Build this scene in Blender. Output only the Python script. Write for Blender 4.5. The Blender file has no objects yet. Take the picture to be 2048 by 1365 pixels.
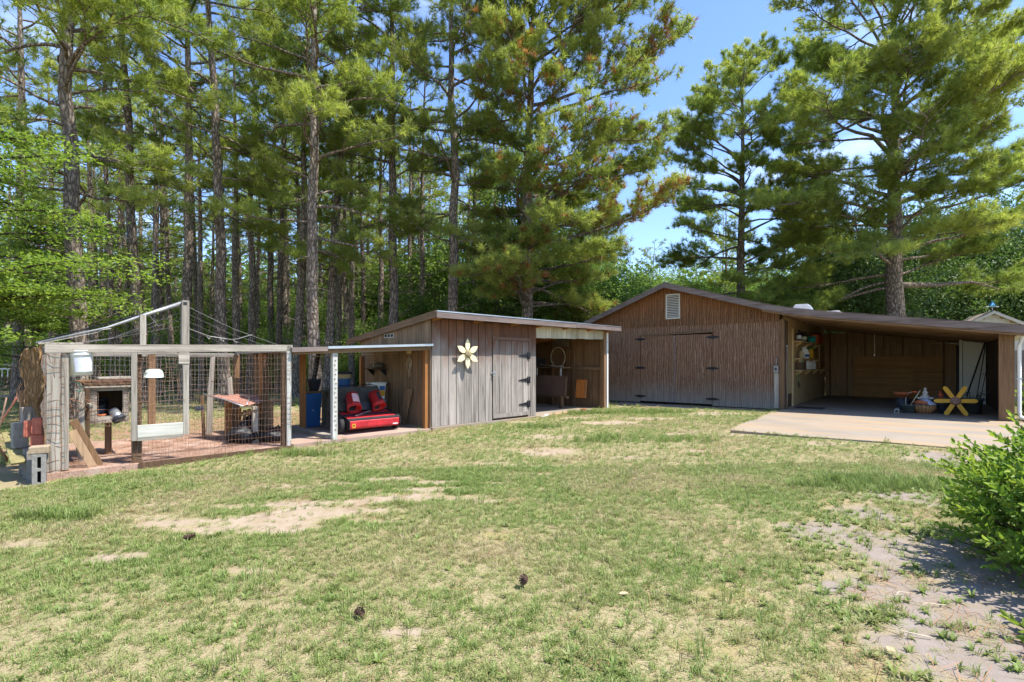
import bpy, math, random
import numpy as np
from mathutils import Vector, Matrix, Euler

S = bpy.context.scene
COL = S.collection
R = math.radians

# ------------------------------------------------------------------ camera, sky, sun, exposure
cam_d = bpy.data.cameras.new('camera')
cam = bpy.data.objects.new('camera', cam_d)
COL.objects.link(cam)
cam.location = (0, 0, 1.45)
cam.rotation_euler = (R(90), 0, 0)
cam_d.sensor_width = 36
cam_d.lens = 18
cam_d.shift_y = 0.0208
cam_d.clip_end = 1500
S.camera = cam

SUN_EL, SUN_AZ = R(64), math.atan2(.966, -.259)
w = bpy.data.worlds.new('World')
S.world = w
w.use_nodes = True
nt = w.node_tree
nt.nodes.clear()
sky = nt.nodes.new('ShaderNodeTexSky')
sky.sky_type = 'NISHITA'
sky.sun_disc = False
sky.sun_elevation = SUN_EL
sky.sun_rotation = SUN_AZ
sky.air_density = 1.0
sky.dust_density = 0.25
sky.ozone_density = 3.0
# thin high cloud
tc = nt.nodes.new('ShaderNodeTexCoord')
mp = nt.nodes.new('ShaderNodeMapping')
mp.inputs['Scale'].default_value = (1.2, 1.2, 4.0)
nz = nt.nodes.new('ShaderNodeTexNoise')
nz.inputs['Scale'].default_value = 2.6
nz.inputs['Detail'].default_value = 7
nz.inputs['Roughness'].default_value = .55
rp = nt.nodes.new('ShaderNodeValToRGB')
rp.color_ramp.elements[0].position = .56
rp.color_ramp.elements[1].position = .82
rp.color_ramp.elements[1].color = (.3, .3, .3, 1)
mx = nt.nodes.new('ShaderNodeMix')
mx.data_type = 'RGBA'
mx.inputs[7].default_value = (9.5, 10.2, 11.5, 1)
bg = nt.nodes.new('ShaderNodeBackground')
bg.inputs['Strength'].default_value = 0.15
ow = nt.nodes.new('ShaderNodeOutputWorld')
nt.links.new(tc.outputs['Generated'], mp.inputs[0])
nt.links.new(mp.outputs[0], nz.inputs[0])
nt.links.new(nz.outputs[0], rp.inputs[0])
nt.links.new(rp.outputs[0], mx.inputs[0])
hs = nt.nodes.new('ShaderNodeHueSaturation')
hs.inputs['Saturation'].default_value = 1.1
hs.inputs['Hue'].default_value = .508
nt.links.new(sky.outputs[0], hs.inputs['Color'])
nt.links.new(hs.outputs[0], mx.inputs[6])
nt.links.new(mx.outputs[2], bg.inputs[0])
nt.links.new(bg.outputs[0], ow.inputs[0])

sl = bpy.data.lights.new('sun', 'SUN')
sl.energy = 4.2
sl.angle = R(.53)
sl.color = (1, .955, .88)
sun = bpy.data.objects.new('sun', sl)
COL.objects.link(sun)
sv = Vector((math.sin(SUN_AZ) * math.cos(SUN_EL), math.cos(SUN_AZ) * math.cos(SUN_EL), math.sin(SUN_EL)))
sun.rotation_euler = sv.to_track_quat('Z', 'Y').to_euler()
sun.location = (20, -5, 40)

S.view_settings.view_transform = 'Standard'
S.view_settings.look = 'None'
S.view_settings.exposure = 1.14
S.view_settings.gamma = 1
S.view_settings.use_curve_mapping = False
S.render.engine = 'CYCLES'
S.cycles.max_bounces = 7
S.cycles.diffuse_bounces = 5
S.cycles.glossy_bounces = 2
S.cycles.transmission_bounces = 3
S.cycles.transparent_max_bounces = 4
S.cycles.use_denoising = True
S.cycles.use_adaptive_sampling = True
S.cycles.adaptive_threshold = .02
S.cycles.caustics_reflective = False
S.cycles.caustics_refractive = False

# ------------------------------------------------------------------ materials
MATS = {}


def newmat(name):
    m = bpy.data.materials.new(name)
    m.use_nodes = True
    t = m.node_tree
    b = t.nodes['Principled BSDF']
    MATS[name] = m
    return m, t, b


def N(t, kind, **kw):
    n = t.nodes.new(kind)
    for k, v in kw.items():
        if k in n.inputs:
            n.inputs[k].default_value = v
        else:
            setattr(n, k, v)
    return n


def ramp(t, src, stops):
    r = t.nodes.new('ShaderNodeValToRGB')
    cr = r.color_ramp
    while len(cr.elements) < len(stops):
        cr.elements.new(.5)
    for e, (p, c) in zip(cr.elements, stops):
        e.position = p
        e.color = (c[0], c[1], c[2], 1) if not isinstance(c, (int, float)) else (c, c, c, 1)
    t.links.new(src, r.inputs[0])
    return r.outputs[0]


def mixc(t, fac, a, b, mode='MIX'):
    m = t.nodes.new('ShaderNodeMix')
    m.data_type = 'RGBA'
    m.blend_type = mode
    for s, v in ((0, fac), (6, a), (7, b)):
        if isinstance(v, (int, float)):
            m.inputs[s].default_value = v
        elif isinstance(v, tuple):
            m.inputs[s].default_value = (*v, 1)
        else:
            t.links.new(v, m.inputs[s])
    return m.outputs[2]


def mathn(t, op, a, b=0.0, clamp=False):
    m = t.nodes.new('ShaderNodeMath')
    m.operation = op
    m.use_clamp = clamp
    for s, v in ((0, a), (1, b)):
        if isinstance(v, (int, float)):
            m.inputs[s].default_value = v
        else:
            t.links.new(v, m.inputs[s])
    return m.outputs[0]


def coords(t, scale, rnd=True, kind='Object'):
    tc = t.nodes.new('ShaderNodeTexCoord')
    mp = t.nodes.new('ShaderNodeMapping')
    mp.inputs['Scale'].default_value = scale
    t.links.new(tc.outputs[kind], mp.inputs[0])
    if rnd:
        oi = t.nodes.new('ShaderNodeObjectInfo')
        ml = t.nodes.new('ShaderNodeVectorMath')
        ml.operation = 'SCALE'
        cb = t.nodes.new('ShaderNodeCombineXYZ')
        for i in range(3):
            t.links.new(oi.outputs['Random'], cb.inputs[i])
        t.links.new(cb.outputs[0], ml.inputs[0])
        ml.inputs['Scale'].default_value = 37.0
        t.links.new(ml.outputs[0], mp.inputs['Location'])
    return mp.outputs[0]


def noise(t, vec, scale=1.0, detail=5, rough=.6, dist=0.0):
    n = N(t, 'ShaderNodeTexNoise', Scale=scale, Detail=detail, Roughness=rough, Distortion=dist)
    t.links.new(vec, n.inputs['Vector'])
    return n.outputs[0]


def bump(t, b, h, strength=.3, dist=.01):
    bn = N(t, 'ShaderNodeBump', Strength=strength, Distance=dist)
    t.links.new(h, bn.inputs['Height'])
    t.links.new(bn.outputs[0], b.inputs['Normal'])


def plain(name, col, rough=.6, metal=0.0, var=.25, bmp=0.0, spec=.35, sc=9.0):
    m, t, b = newmat(name)
    v = coords(t, (sc, sc, sc))
    n = noise(t, v, 1, 6, .65)
    c = ramp(t, n, [(.3, tuple(x * (1 - var) for x in col)), (.7, tuple(min(1, x * (1 + var)) for x in col))])
    t.links.new(c, b.inputs['Base Color'])
    b.inputs['Roughness'].default_value = rough
    b.inputs['Metallic'].default_value = metal
    b.inputs['Specular IOR Level'].default_value = spec
    if bmp:
        bump(t, b, n, bmp)
    return m


def wood(name, light, dark, axis='z', stain=None, zlo=None, rough=.88, fine=1.0, zmid=1.2, zwid=1.0):
    """weathered timber: long grain along axis; stain = colour of the old finish that survives higher up"""
    m, t, b = newmat(name)
    sc = {'x': (.9, 22, 22), 'y': (22, .9, 22), 'z': (22, 22, .9)}[axis]
    sc = tuple(s * fine for s in sc)
    v = coords(t, sc)
    g = noise(t, v, 1.0, 7, .7, .6)
    v2 = coords(t, (2.2, 2.2, 1.1))
    bl = noise(t, v2, 1.3, 4, .6)
    c = ramp(t, g, [(.30, dark), (.46, tuple((a + d) / 2 for a, d in zip(light, dark))), (.68, light)])
    oi = t.nodes.new('ShaderNodeObjectInfo')
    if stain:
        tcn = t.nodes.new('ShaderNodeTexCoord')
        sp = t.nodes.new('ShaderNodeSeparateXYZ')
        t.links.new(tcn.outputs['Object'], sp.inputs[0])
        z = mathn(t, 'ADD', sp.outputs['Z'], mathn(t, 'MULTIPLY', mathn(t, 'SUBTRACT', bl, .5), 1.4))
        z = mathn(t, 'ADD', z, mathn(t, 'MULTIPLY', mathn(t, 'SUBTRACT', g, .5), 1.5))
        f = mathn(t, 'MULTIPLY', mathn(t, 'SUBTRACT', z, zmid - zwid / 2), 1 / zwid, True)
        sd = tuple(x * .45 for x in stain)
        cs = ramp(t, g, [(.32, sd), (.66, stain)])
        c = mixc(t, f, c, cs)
    k = mathn(t, 'ADD', mathn(t, 'MULTIPLY', oi.outputs['Random'], .34), .83)
    k = mathn(t, 'MULTIPLY', k, mathn(t, 'ADD', mathn(t, 'MULTIPLY', bl, .5), .75))
    c = mixc(t, 1.0, c, k, 'MULTIPLY')
    t.links.new(c, b.inputs['Base Color'])
    b.inputs['Roughness'].default_value = rough
    b.inputs['Specular IOR Level'].default_value = .2
    bump(t, b, g, .55, .006)
    return m


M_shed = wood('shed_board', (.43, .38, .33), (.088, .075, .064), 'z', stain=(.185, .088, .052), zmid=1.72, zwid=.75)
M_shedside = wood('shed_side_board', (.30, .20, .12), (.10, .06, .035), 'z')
M_pen = wood('pen_timber', (.44, .395, .325), (.12, .10, .08), 'z')
M_penx = wood('pen_timber_level', (.45, .40, .33), (.11, .09, .07), 'x')
M_peny = wood('pen_timber_depth', (.42, .38, .31), (.17, .14, .11), 'y')
M_white_post = wood('flaked_white_post', (.62, .62, .57), (.34, .32, .27), 'z')
M_brown = wood('brown_timber', (.25, .145, .075), (.09, .05, .026), 'z')
M_brownx = wood('brown_timber_level', (.24, .15, .085), (.09, .055, .03), 'x')
M_browny = wood('brown_timber_depth', (.24, .15, .085), (.09, .055, .03), 'y')
M_orange = wood('orange_cedar', (.42, .19, .065), (.21, .085, .03), 'z')
M_orangex = wood('orange_cedar_level', (.40, .19, .07), (.2, .085, .03), 'x')
M_dark = wood('dark_timber', (.14, .085, .05), (.055, .034, .02), 'z')
M_fascia = wood('fascia_timber', (.24, .19, .17), (.085, .06, .05), 'x')
M_val = wood('valance_board', (.56, .52, .41), (.30, .26, .17), 'z')
M_ply = wood('plywood_face', (.52, .28, .11), (.30, .145, .055), 'x', fine=.35)
M_cream = plain('cream_panel', (.45, .31, .15), .8, var=.12, sc=3)
M_door_white = plain('white_door_paint', (.80, .75, .65), .6, var=.06, sc=2)
M_white = plain('white_paint', (.76, .75, .71), .55, var=.06)
M_plastic_white = plain('white_plastic', (.72, .72, .70), .4, var=.1, sc=6)
M_label = plain('paper_label', (.62, .63, .72), .6, var=.12, sc=20)
M_red = plain('red_enamel', (.46, .022, .03), .5, var=.4, sc=7)
M_redbucket = plain('red_plastic', (.50, .028, .025), .45, var=.2, sc=8)
M_pinklabel = plain('faded_pink_label', (.72, .42, .40), .6, var=.2, sc=24)
M_black = plain('black_plastic', (.022, .022, .025), .5, var=.4)
M_blackmetal = plain('black_iron', (.02, .02, .024), .55, metal=.3, var=.4)
M_rubber = plain('black_rubber', (.03, .03, .03), .85, var=.3)
M_bag = plain('black_bag', (.009, .010, .013), .45, var=.3, bmp=.5, sc=14, spec=.25)
M_hop = plain('hopper_canvas', (.06, .055, .045), .9, var=.4, sc=4)
M_blue = plain('blue_plastic', (.025, .11, .30), .45, var=.15, sc=4)
M_greyboard = plain('grey_board', (.13, .115, .095), .85, var=.3, sc=4)
M_tan = plain('tan_plastic', (.50, .38, .22), .5, var=.15)
M_wire = plain('rusty_wire', (.26, .16, .11), .7, metal=.3, var=.4, sc=40)
M_greywire = plain('grey_wire', (.30, .29, .27), .5, metal=.6, var=.3, sc=30)
M_pipe = plain('grey_pipe', (.32, .32, .31), .5, metal=.5, var=.3)
M_metal = plain('galvanised', (.50, .52, .54), .4, metal=.8, var=.15, sc=3)
M_terra = plain('terracotta', (.45, .13, .05), .8, var=.2)
M_brick = plain('red_brick', (.42, .13, .085), .9, var=.25, bmp=.4, sc=18)
M_block = plain('concrete_block', (.25, .235, .21), .95, var=.22, bmp=.6, sc=22)
M_tanblock = plain('tan_block', (.33, .25, .165), .95, var=.2, bmp=.5, sc=22)
M_yellow = plain('yellow_paint', (.60, .31, .022), .6, var=.15, sc=7)
M_paleyellow = plain('pale_yellow_paint', (.82, .72, .43), .6, var=.10, sc=7)
M_seed = plain('speckled_centre', (.24, .14, .10), .9, var=.9, sc=60, bmp=.5)
M_rope = plain('pale_rope', (.50, .42, .29), .9, var=.15)
M_green = plain('green_cord', (.03, .33, .25), .6, var=.15)
M_teal = plain('teal_plastic', (.02, .42, .42), .45, var=.1)
M_pot = plain('green_grey_pot', (.07, .085, .08), .7, var=.2)
M_basket = plain('basket_slat', (.36, .175, .07), .8, var=.3, sc=20)
M_tarp = plain('pale_blue_cloth', (.50, .52, .64), .8, var=.12, bmp=.3)
M_brownmasonite = plain('brown_hardboard', (.15, .095, .07), .8, var=.14, sc=3)
M_orangeboard = plain('orange_board', (.50, .17, .035), .7, var=.15, sc=5)
M_orangeplastic = plain('orange_plastic', (.55, .10, .03), .5, var=.15)
M_trim = plain('trim_beige', (.52, .49, .42), .7, var=.1)
M_cone = plain('pine_cone_scale', (.10, .06, .04), .9, var=.5, sc=60)
M_soil = plain('leaf_litter_clump', (.14, .075, .05), .95, var=.5, sc=25, bmp=.5)
M_mat = plain('door_mat', (.05, .04, .035), .95, var=.3, sc=30)
M_bird = plain('birdhouse_blue', (.05, .28, .52), .5, var=.1)
M_char = plain('charcoal_pot', (.035, .04, .055), .6, var=.3)
M_mint = plain('mint_enamel', (.58, .66, .56), .4, var=.1)

# rusty corrugated tin
m, t, b = newmat('rusty_tin')
n1 = noise(t, coords(t, (5, 5, 5)), 1, 8, .7)
n2 = noise(t, coords(t, (38, 38, 38)), 1, 4, .7)
c = ramp(t, n1, [(.28, (.55, .48, .45)), (.42, (.42, .22, .16)), (.6, (.34, .14, .095)), (.75, (.5, .4, .36))])
c = mixc(t, mathn(t, 'MULTIPLY', n2, .6), c, (.16, .06, .035))
t.links.new(c, b.inputs['Base Color'])
b.inputs['Roughness'].default_value = .75
bump(t, b, n2, .5)
M_tin = m

# grooved plywood siding of the garage
def t111(name, brown, pale, zgrey, topc):
    m, t, b = newmat(name)
    v = coords(t, (2.4, 2.4, .55), rnd=True)
    wv = N(t, 'ShaderNodeTexWave', Scale=2.2, Distortion=8.0, Detail=3.0)
    wv.inputs['Detail Scale'].default_value = 1.4
    wv.inputs['Detail Roughness'].default_value = .65
    wv.wave_profile = 'SAW'
    t.links.new(v, wv.inputs['Vector'])
    fine = noise(t, coords(t, (52, 52, 1.5)), 1, 6, .7, .4)
    big = noise(t, coords(t, (.9, .9, .6)), 1.4, 4, .6)
    g = mathn(t, 'ADD', mathn(t, 'MULTIPLY', wv.outputs[0], .32), mathn(t, 'MULTIPLY', fine, .70))
    c = ramp(t, g, [(.32, tuple(x * .62 for x in brown)), (.5, brown), (.62, tuple((x + y) / 2 for x, y in zip(brown, pale))), (.78, pale)])
    tcn = t.nodes.new('ShaderNodeTexCoord')
    sp = t.nodes.new('ShaderNodeSeparateXYZ')
    t.links.new(tcn.outputs['Object'], sp.inputs[0])
    z = mathn(t, 'ADD', sp.outputs['Z'], mathn(t, 'MULTIPLY', mathn(t, 'SUBTRACT', big, .5), .9))
    z = mathn(t, 'ADD', z, mathn(t, 'MULTIPLY', mathn(t, 'SUBTRACT', fine, .5), 1.1))
    f = mathn(t, 'MULTIPLY', mathn(t, 'SUBTRACT', zgrey + .35, z), 1.4, True)
    grey = ramp(t, fine, [(.3, (.11, .10, .085)), (.7, (.34, .315, .275))])
    c = mixc(t, mathn(t, 'MULTIPLY', f, .85), c, grey)
    f2 = mathn(t, 'MULTIPLY', mathn(t, 'SUBTRACT', z, 2.45), 1.2, True)
    warm = ramp(t, g, [(.3, tuple(x * .4 for x in topc)), (.65, topc)])
    c = mixc(t, mathn(t, 'MULTIPLY', f2, .8), c, warm)
    t.links.new(c, b.inputs['Base Color'])
    b.inputs['Roughness'].default_value = .9
    b.inputs['Specular IOR Level'].default_value = .15
    bump(t, b, g, .5, .006)
    return m


M_siding = t111('weathered_plywood_siding', (.165, .088, .052), (.33, .225, .155), .42, (.27, .115, .045))
M_gable = t111('gable_plywood_siding', (.12, .06, .032), (.30, .17, .095), -9, (.27, .115, .045))

# roofing
m, t, b = newmat('asphalt_shingle')
v = coords(t, (1, 1, 1), rnd=False)
br = N(t, 'ShaderNodeTexBrick', Scale=3.2)
br.inputs['Color1'].default_value = (.26, .20, .175, 1)
br.inputs['Color2'].default_value = (.36, .29, .26, 1)
br.inputs['Mortar'].default_value = (.14, .11, .1, 1)
br.inputs['Mortar Size'].default_value = .03
t.links.new(v, br.inputs['Vector'])
nn = noise(t, coords(t, (60, 60, 60), False), 1, 3, .7)
c = mixc(t, mathn(t, 'MULTIPLY', nn, .5), br.outputs[0], (.45, .40, .36))
t.links.new(c, b.inputs['Base Color'])
b.inputs['Roughness'].default_value = .95
bump(t, b, nn, .4)
M_shingle = m
M_roll = plain('roll_roofing', (.20, .19, .175), .95, var=.25, sc=5, bmp=.3)

# concrete
def concrete(name, base, stain, sc=.35):
    m, t, b = newmat(name)
    n1 = noise(t, coords(t, (.22, 1.3, 1), False), 1.6, 6, .6, .5)
    n2 = noise(t, coords(t, (30, 30, 30), False), 1, 4, .7)
    n3 = noise(t, coords(t, (.8, .8, .8), False), 1, 5, .6)
    c = ramp(t, n3, [(.3, tuple(x * .78 for x in base)), (.7, tuple(x * 1.1 for x in base))])
    c = mixc(t, ramp(t, n1, [(.44, 0.0), (.66, .85)]), c, stain)
    c = mixc(t, mathn(t, 'MULTIPLY', n2, .35), c, tuple(x * .6 for x in base))
    t.links.new(c, b.inputs['Base Color'])
    b.inputs['Roughness'].default_value = .92
    bump(t, b, n2, .3, .004)
    return m


M_conc = concrete('stained_concrete', (.29, .245, .19), (.42, .26, .115))
M_conc2 = concrete('pink_concrete', (.40, .30, .24), (.36, .20, .13))

# bark
def bark(name, lo, hi, sc=(7, 7, 2.6)):
    m, t, b = newmat(name)
    v = coords(t, sc)
    dn = N(t, 'ShaderNodeTexNoise', Scale=1.2, Detail=3.0)
    t.links.new(v, dn.inputs['Vector'])
    va = t.nodes.new('ShaderNodeVectorMath')
    va.operation = 'MULTIPLY_ADD'
    va.inputs[1].default_value = (.9, .9, .9)
    t.links.new(dn.outputs['Color'], va.inputs[0])
    t.links.new(v, va.inputs[2])
    vo = N(t, 'ShaderNodeTexVoronoi', Scale=1.6)
    vo.feature = 'DISTANCE_TO_EDGE'
    t.links.new(va.outputs[0], vo.inputs['Vector'])
    fi = noise(t, coords(t, tuple(x * 5 for x in sc)), 1, 5, .7)
    h = mathn(t, 'MULTIPLY', mathn(t, 'MINIMUM', vo.outputs['Distance'], .35), 2.4)
    h = mathn(t, 'ADD', h, mathn(t, 'MULTIPLY', fi, .35))
    c = ramp(t, h, [(.12, lo), (.5, tuple((a + d) / 2 for a, d in zip(lo, hi))), (.95, hi)])
    oi = t.nodes.new('ShaderNodeObjectInfo')
    c = mixc(t, 1.0, c, mathn(t, 'ADD', mathn(t, 'MULTIPLY', oi.outputs['Random'], .5), .75), 'MULTIPLY')
    t.links.new(c, b.inputs['Base Color'])
    b.inputs['Roughness'].default_value = .95
    b.inputs['Specular IOR Level'].default_value = .15
    bump(t, b, h, .9, .03)
    return m


M_bark = bark('pine_bark', (.06, .045, .034), (.33, .27, .215))
M_twig = bark('twig_bark', (.05, .04, .03), (.16, .12, .09), (20, 20, 6))


def leafmat(name, stops, trans=.35, rough=.5, spec=.3):
    m, t, b = newmat(name)
    at = N(t, 'ShaderNodeAttribute')
    at.attribute_name = 'tint'
    c = ramp(t, at.outputs['Fac'], stops)
    oi = t.nodes.new('ShaderNodeObjectInfo')
    k = mathn(t, 'ADD', mathn(t, 'MULTIPLY', oi.outputs['Random'], .3), .85)
    c = mixc(t, 1.0, c, k, 'MULTIPLY')
    t.links.new(c, b.inputs['Base Color'])
    b.inputs['Roughness'].default_value = rough
    b.inputs['Specular IOR Level'].default_value = spec
    tr = t.nodes.new('ShaderNodeBsdfTranslucent')
    t.links.new(mixc(t, 1.0, c, (1.25, 1.3, .7), 'MULTIPLY'), tr.inputs[0])
    ms = t.nodes.new('ShaderNodeMixShader')
    ms.inputs[0].default_value = trans
    t.links.new(b.outputs[0], ms.inputs[1])
    t.links.new(tr.outputs[0], ms.inputs[2])
    t.links.new(ms.outputs[0], t.nodes['Material Output'].inputs[0])
    return m


M_needle = leafmat('pine_needles', [(0, (.16, .215, .05)), (.45, (.265, .325, .08)), (.86, (.39, .42, .12)), (.9, (.38, .19, .08)), (1, (.29, .13, .06))], .54)
M_leaf = leafmat('shrub_leaves', [(0, (.09, .165, .04)), (.5, (.16, .245, .058)), (1, (.26, .34, .095))], .5, .55)
M_leafdark = leafmat('evergreen_leaves', [(0, (.05, .10, .03)), (.5, (.09, .155, .042)), (1, (.16, .235, .065))], .38, .5)
M_dog = leafmat('dogwood_leaves', [(0, (.11, .18, .035)), (.5, (.185, .28, .05)), (1, (.29, .38, .085))], .48, .5)
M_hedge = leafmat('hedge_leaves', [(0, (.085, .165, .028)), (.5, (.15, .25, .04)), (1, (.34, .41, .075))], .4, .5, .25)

# grass
m, t, b = newmat('grass_blade')
at = N(t, 'ShaderNodeAttribute')
at.attribute_name = 'dry'
at.attribute_type = 'INSTANCER'
c = ramp(t, at.outputs['Fac'], [(0, (.20, .285, .065)), (.4, (.28, .33, .10)), (.7, (.36, .345, .145)), (1, (.46, .38, .22))])
oi = t.nodes.new('ShaderNodeObjectInfo')
c = mixc(t, 1.0, c, mathn(t, 'ADD', mathn(t, 'MULTIPLY', oi.outputs['Random'], .36), .82), 'MULTIPLY')
t.links.new(c, b.inputs['Base Color'])
b.inputs['Roughness'].default_value = .6
tr = t.nodes.new('ShaderNodeBsdfTranslucent')
t.links.new(c, tr.inputs[0])
ms = t.nodes.new('ShaderNodeMixShader')
ms.inputs[0].default_value = .42
t.links.new(b.outputs[0], ms.inputs[1])
t.links.new(tr.outputs[0], ms.inputs[2])
t.links.new(ms.outputs[0], t.nodes['Material Output'].inputs[0])
M_grass = m
M_straw = plain('pine_straw', (.30, .16, .09), .85, var=.35, sc=1.5)

# ground: sand, thatch, moss and leaf litter by what lies there
m, t, b = newmat('yard_ground')
def gattr(nm):
    a = N(t, 'ShaderNodeAttribute')
    a.attribute_name = nm
    return a.outputs['Fac']
v = coords(t, (1, 1, 1), False)
nf = noise(t, v, 95, 6, .75)
nm_ = noise(t, v, 7, 7, .72)
nl = noise(t, v, 1.3, 4, .6)
thatch = ramp(t, nf, [(.36, (.14, .10, .055)), (.48, (.30, .24, .135)), (.64, (.46, .385, .245))])
green = ramp(t, nf, [(.36, (.09, .095, .035)), (.64, (.29, .285, .12))])
thatch = mixc(t, ramp(t, nm_, [(.36, .0), (.64, .6)]), thatch, green)
thatch = mixc(t, ramp(t, noise(t, v, .9, 5, .65), [(.5, 0.0), (.68, .6)]), thatch, ramp(t, nf, [(.3, (.24, .155, .095)), (.7, (.42, .32, .215))]))
sand = ramp(t, nm_, [(.3, (.29, .22, .15)), (.55, (.39, .31, .225)), (.75, (.46, .375, .285))])
sand = mixc(t, mathn(t, 'MULTIPLY', nf, .55), sand, (.26, .19, .13))
grey = ramp(t, nm_, [(.3, (.22, .18, .15)), (.7, (.345, .295, .255))])
grey = mixc(t, mathn(t, 'MULTIPLY', nf, .5), grey, (.20, .16, .135))
litter = ramp(t, nf, [(.3, (.16, .085, .05)), (.6, (.33, .20, .13)), (.78, (.42, .33, .24))])
moss = ramp(t, nf, [(.3, (.20, .15, .05)), (.7, (.40, .32, .11))])
def edge(src, w=.5):
    return mathn(t, 'MULTIPLY', mathn(t, 'SUBTRACT', mathn(t, 'ADD', src, mathn(t, 'MULTIPLY', mathn(t, 'SUBTRACT', nm_, .5), 1.8)), .5), 2.0, True)
c = mixc(t, edge(gattr('bare')), thatch, sand)
c = mixc(t, edge(gattr('greysand')), c, grey)
c = mixc(t, edge(gattr('litter')), c, litter)
c = mixc(t, mathn(t, 'MULTIPLY', edge(gattr('moss')), .4), c, moss)
t.links.new(c, b.inputs['Base Color'])
b.inputs['Roughness'].default_value = .97
b.inputs['Specular IOR Level'].default_value = .1
bump(t, b, mathn(t, 'ADD', nf, mathn(t, 'MULTIPLY', nm_, 1.5)), .6, .012)
M_ground = m
m, t, b = newmat('red_straw_floor')
v = coords(t, (1, 1, 1), False)
nf = noise(t, v, 55, 6, .75)
nm_ = noise(t, v, 2.6, 6, .65)
c = ramp(t, nf, [(.3, (.27, .12, .07)), (.5, (.42, .26, .185)), (.72, (.54, .42, .34))])
c = mixc(t, ramp(t, nm_, [(.45, 0.0), (.65, .7)]), c, (.45, .35, .28))
t.links.new(c, b.inputs['Base Color'])
b.inputs['Roughness'].default_value = .97
bump(t, b, nf, .7, .012)
M_penfloor = m


# ------------------------------------------------------------------ mesh helpers
class MB:
    def __init__(s):
        s.v, s.f, s.sm = [], [], []

    def add(s, vs, fs, smooth=False):
        o = len(s.v)
        s.v += [tuple(p) for p in vs]
        s.f += [tuple(i + o for i in f) for f in fs]
        s.sm += [smooth] * len(fs)
        return s

    def box(s, x0, x1, y0, y1, z0, z1, rot=None, piv=None):
        vs = [Vector((x, y, z)) for z in (z0, z1) for y in (y0, y1) for x in (x0, x1)]
        if rot:
            p = Vector(piv) if piv else Vector(((x0 + x1) / 2, (y0 + y1) / 2, (z0 + z1) / 2))
            m = Euler(rot).to_matrix()
            vs = [m @ (q - p) + p for q in vs]
        return s.add(vs, [(0, 2, 3, 1), (4, 5, 7, 6), (0, 1, 5, 4), (2, 6, 7, 3), (0, 4, 6, 2), (1, 3, 7, 5)])

    def bar(s, a, b, wd, th, up=(0, 0, 1)):
        """a straight timber from a to b"""
        a, b = Vector(a), Vector(b)
        d = (b - a).normalized()
        u = Vector(up)
        if abs(d.dot(u)) > .95:
            u = Vector((1, 0, 0))
        x = d.cross(u).normalized() * wd / 2
        y = d.cross(x).normalized() * th / 2
        vs = [p + sx * x + sy * y for p in (a, b) for sx, sy in ((-1, -1), (1, -1), (1, 1), (-1, 1))]
        return s.add(vs, [(3, 2, 1, 0), (4, 5, 6, 7), (0, 1, 5, 4), (1, 2, 6, 5), (2, 3, 7, 6), (3, 0, 4, 7)])

    def tube(s, pts, r, n=6, cap=True):
        pts = [Vector(p) for p in pts]
        rr = r if isinstance(r, (list, tuple)) else [r] * len(pts)
        vs, fs = [], []
        ref = Vector((0, 0, 1))
        for i, p in enumerate(pts):
            d = (pts[min(i + 1, len(pts) - 1)] - pts[max(i - 1, 0)]).normalized()
            u = ref if abs(d.dot(ref)) < .95 else Vector((1, 0, 0))
            x = d.cross(u).normalized()
            y = d.cross(x).normalized()
            for k in range(n):
                a = 2 * math.pi * k / n
                vs.append(p + rr[i] * (math.cos(a) * x + math.sin(a) * y))
        for i in range(len(pts) - 1):
            for k in range(n):
                k2 = (k + 1) % n
                fs.append((i * n + k, i * n + k2, (i + 1) * n + k2, (i + 1) * n + k))
        if cap:
            fs.append(tuple(range(n))[::-1])
            fs.append(tuple((len(pts) - 1) * n + k for k in range(n)))
        return s.add(vs, fs, n > 4)

    def lathe(s, prof, n=20, c=(0, 0, 0), m=None, closed=False):
        """prof: list of (r, z)"""
        vs, fs = [], []
        mat = m or Matrix.Identity(3)
        c = Vector(c)
        for r, z in prof:
            for k in range(n):
                a = 2 * math.pi * k / n
                vs.append(mat @ Vector((r * math.cos(a), r * math.sin(a), z)) + c)
        for i in range(len(prof) - 1):
            for k in range(n):
                k2 = (k + 1) % n
                fs.append((i * n + k, i * n + k2, (i + 1) * n + k2, (i + 1) * n + k))
        fs.append(tuple(range(n))[::-1])
        if closed:
            fs.append(tuple((len(prof) - 1) * n + k for k in range(n)))
        return s.add(vs, fs, True)

    def prism(s, poly, y0, y1, axis='y'):
        """polygon in (x,z) pushed along y (or (x,y) along z, (y,z) along x)"""
        n = len(poly)
        f = {'y': lambda p, q: (p[0], q, p[1]), 'z': lambda p, q: (p[0], p[1], q), 'x': lambda p, q: (q, p[0], p[1])}[axis]
        vs = [f(p, y0) for p in poly] + [f(p, y1) for p in poly]
        fs = [tuple(range(n)), tuple(range(2 * n - 1, n - 1, -1))]
        for k in range(n):
            k2 = (k + 1) % n
            fs.append((k, n + k, n + k2, k2))
        return s.add(vs, fs)

    def mesh(s, name, mat):
        me = bpy.data.meshes.new(name)
        me.from_pydata(s.v, [], s.f)
        me.materials.append(mat)
        if any(s.sm):
            me.polygons.foreach_set('use_smooth', s.sm)
        me.update()
        import bmesh
        bm = bmesh.new()
        bm.from_mesh(me)
        bmesh.ops.recalc_face_normals(bm, faces=bm.faces)
        bm.to_mesh(me)
        bm.free()
        return me

    def build(s, name, mat, parent=None, bevel=0.0):
        o = bpy.data.objects.new(name, s.mesh(name, mat))
        COL.objects.link(o)
        if parent is not None:
            o.parent = parent
        if bevel:
            md = o.modifiers.new('bevel', 'BEVEL')
            md.width = bevel
            md.segments = 2
        return o


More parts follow.
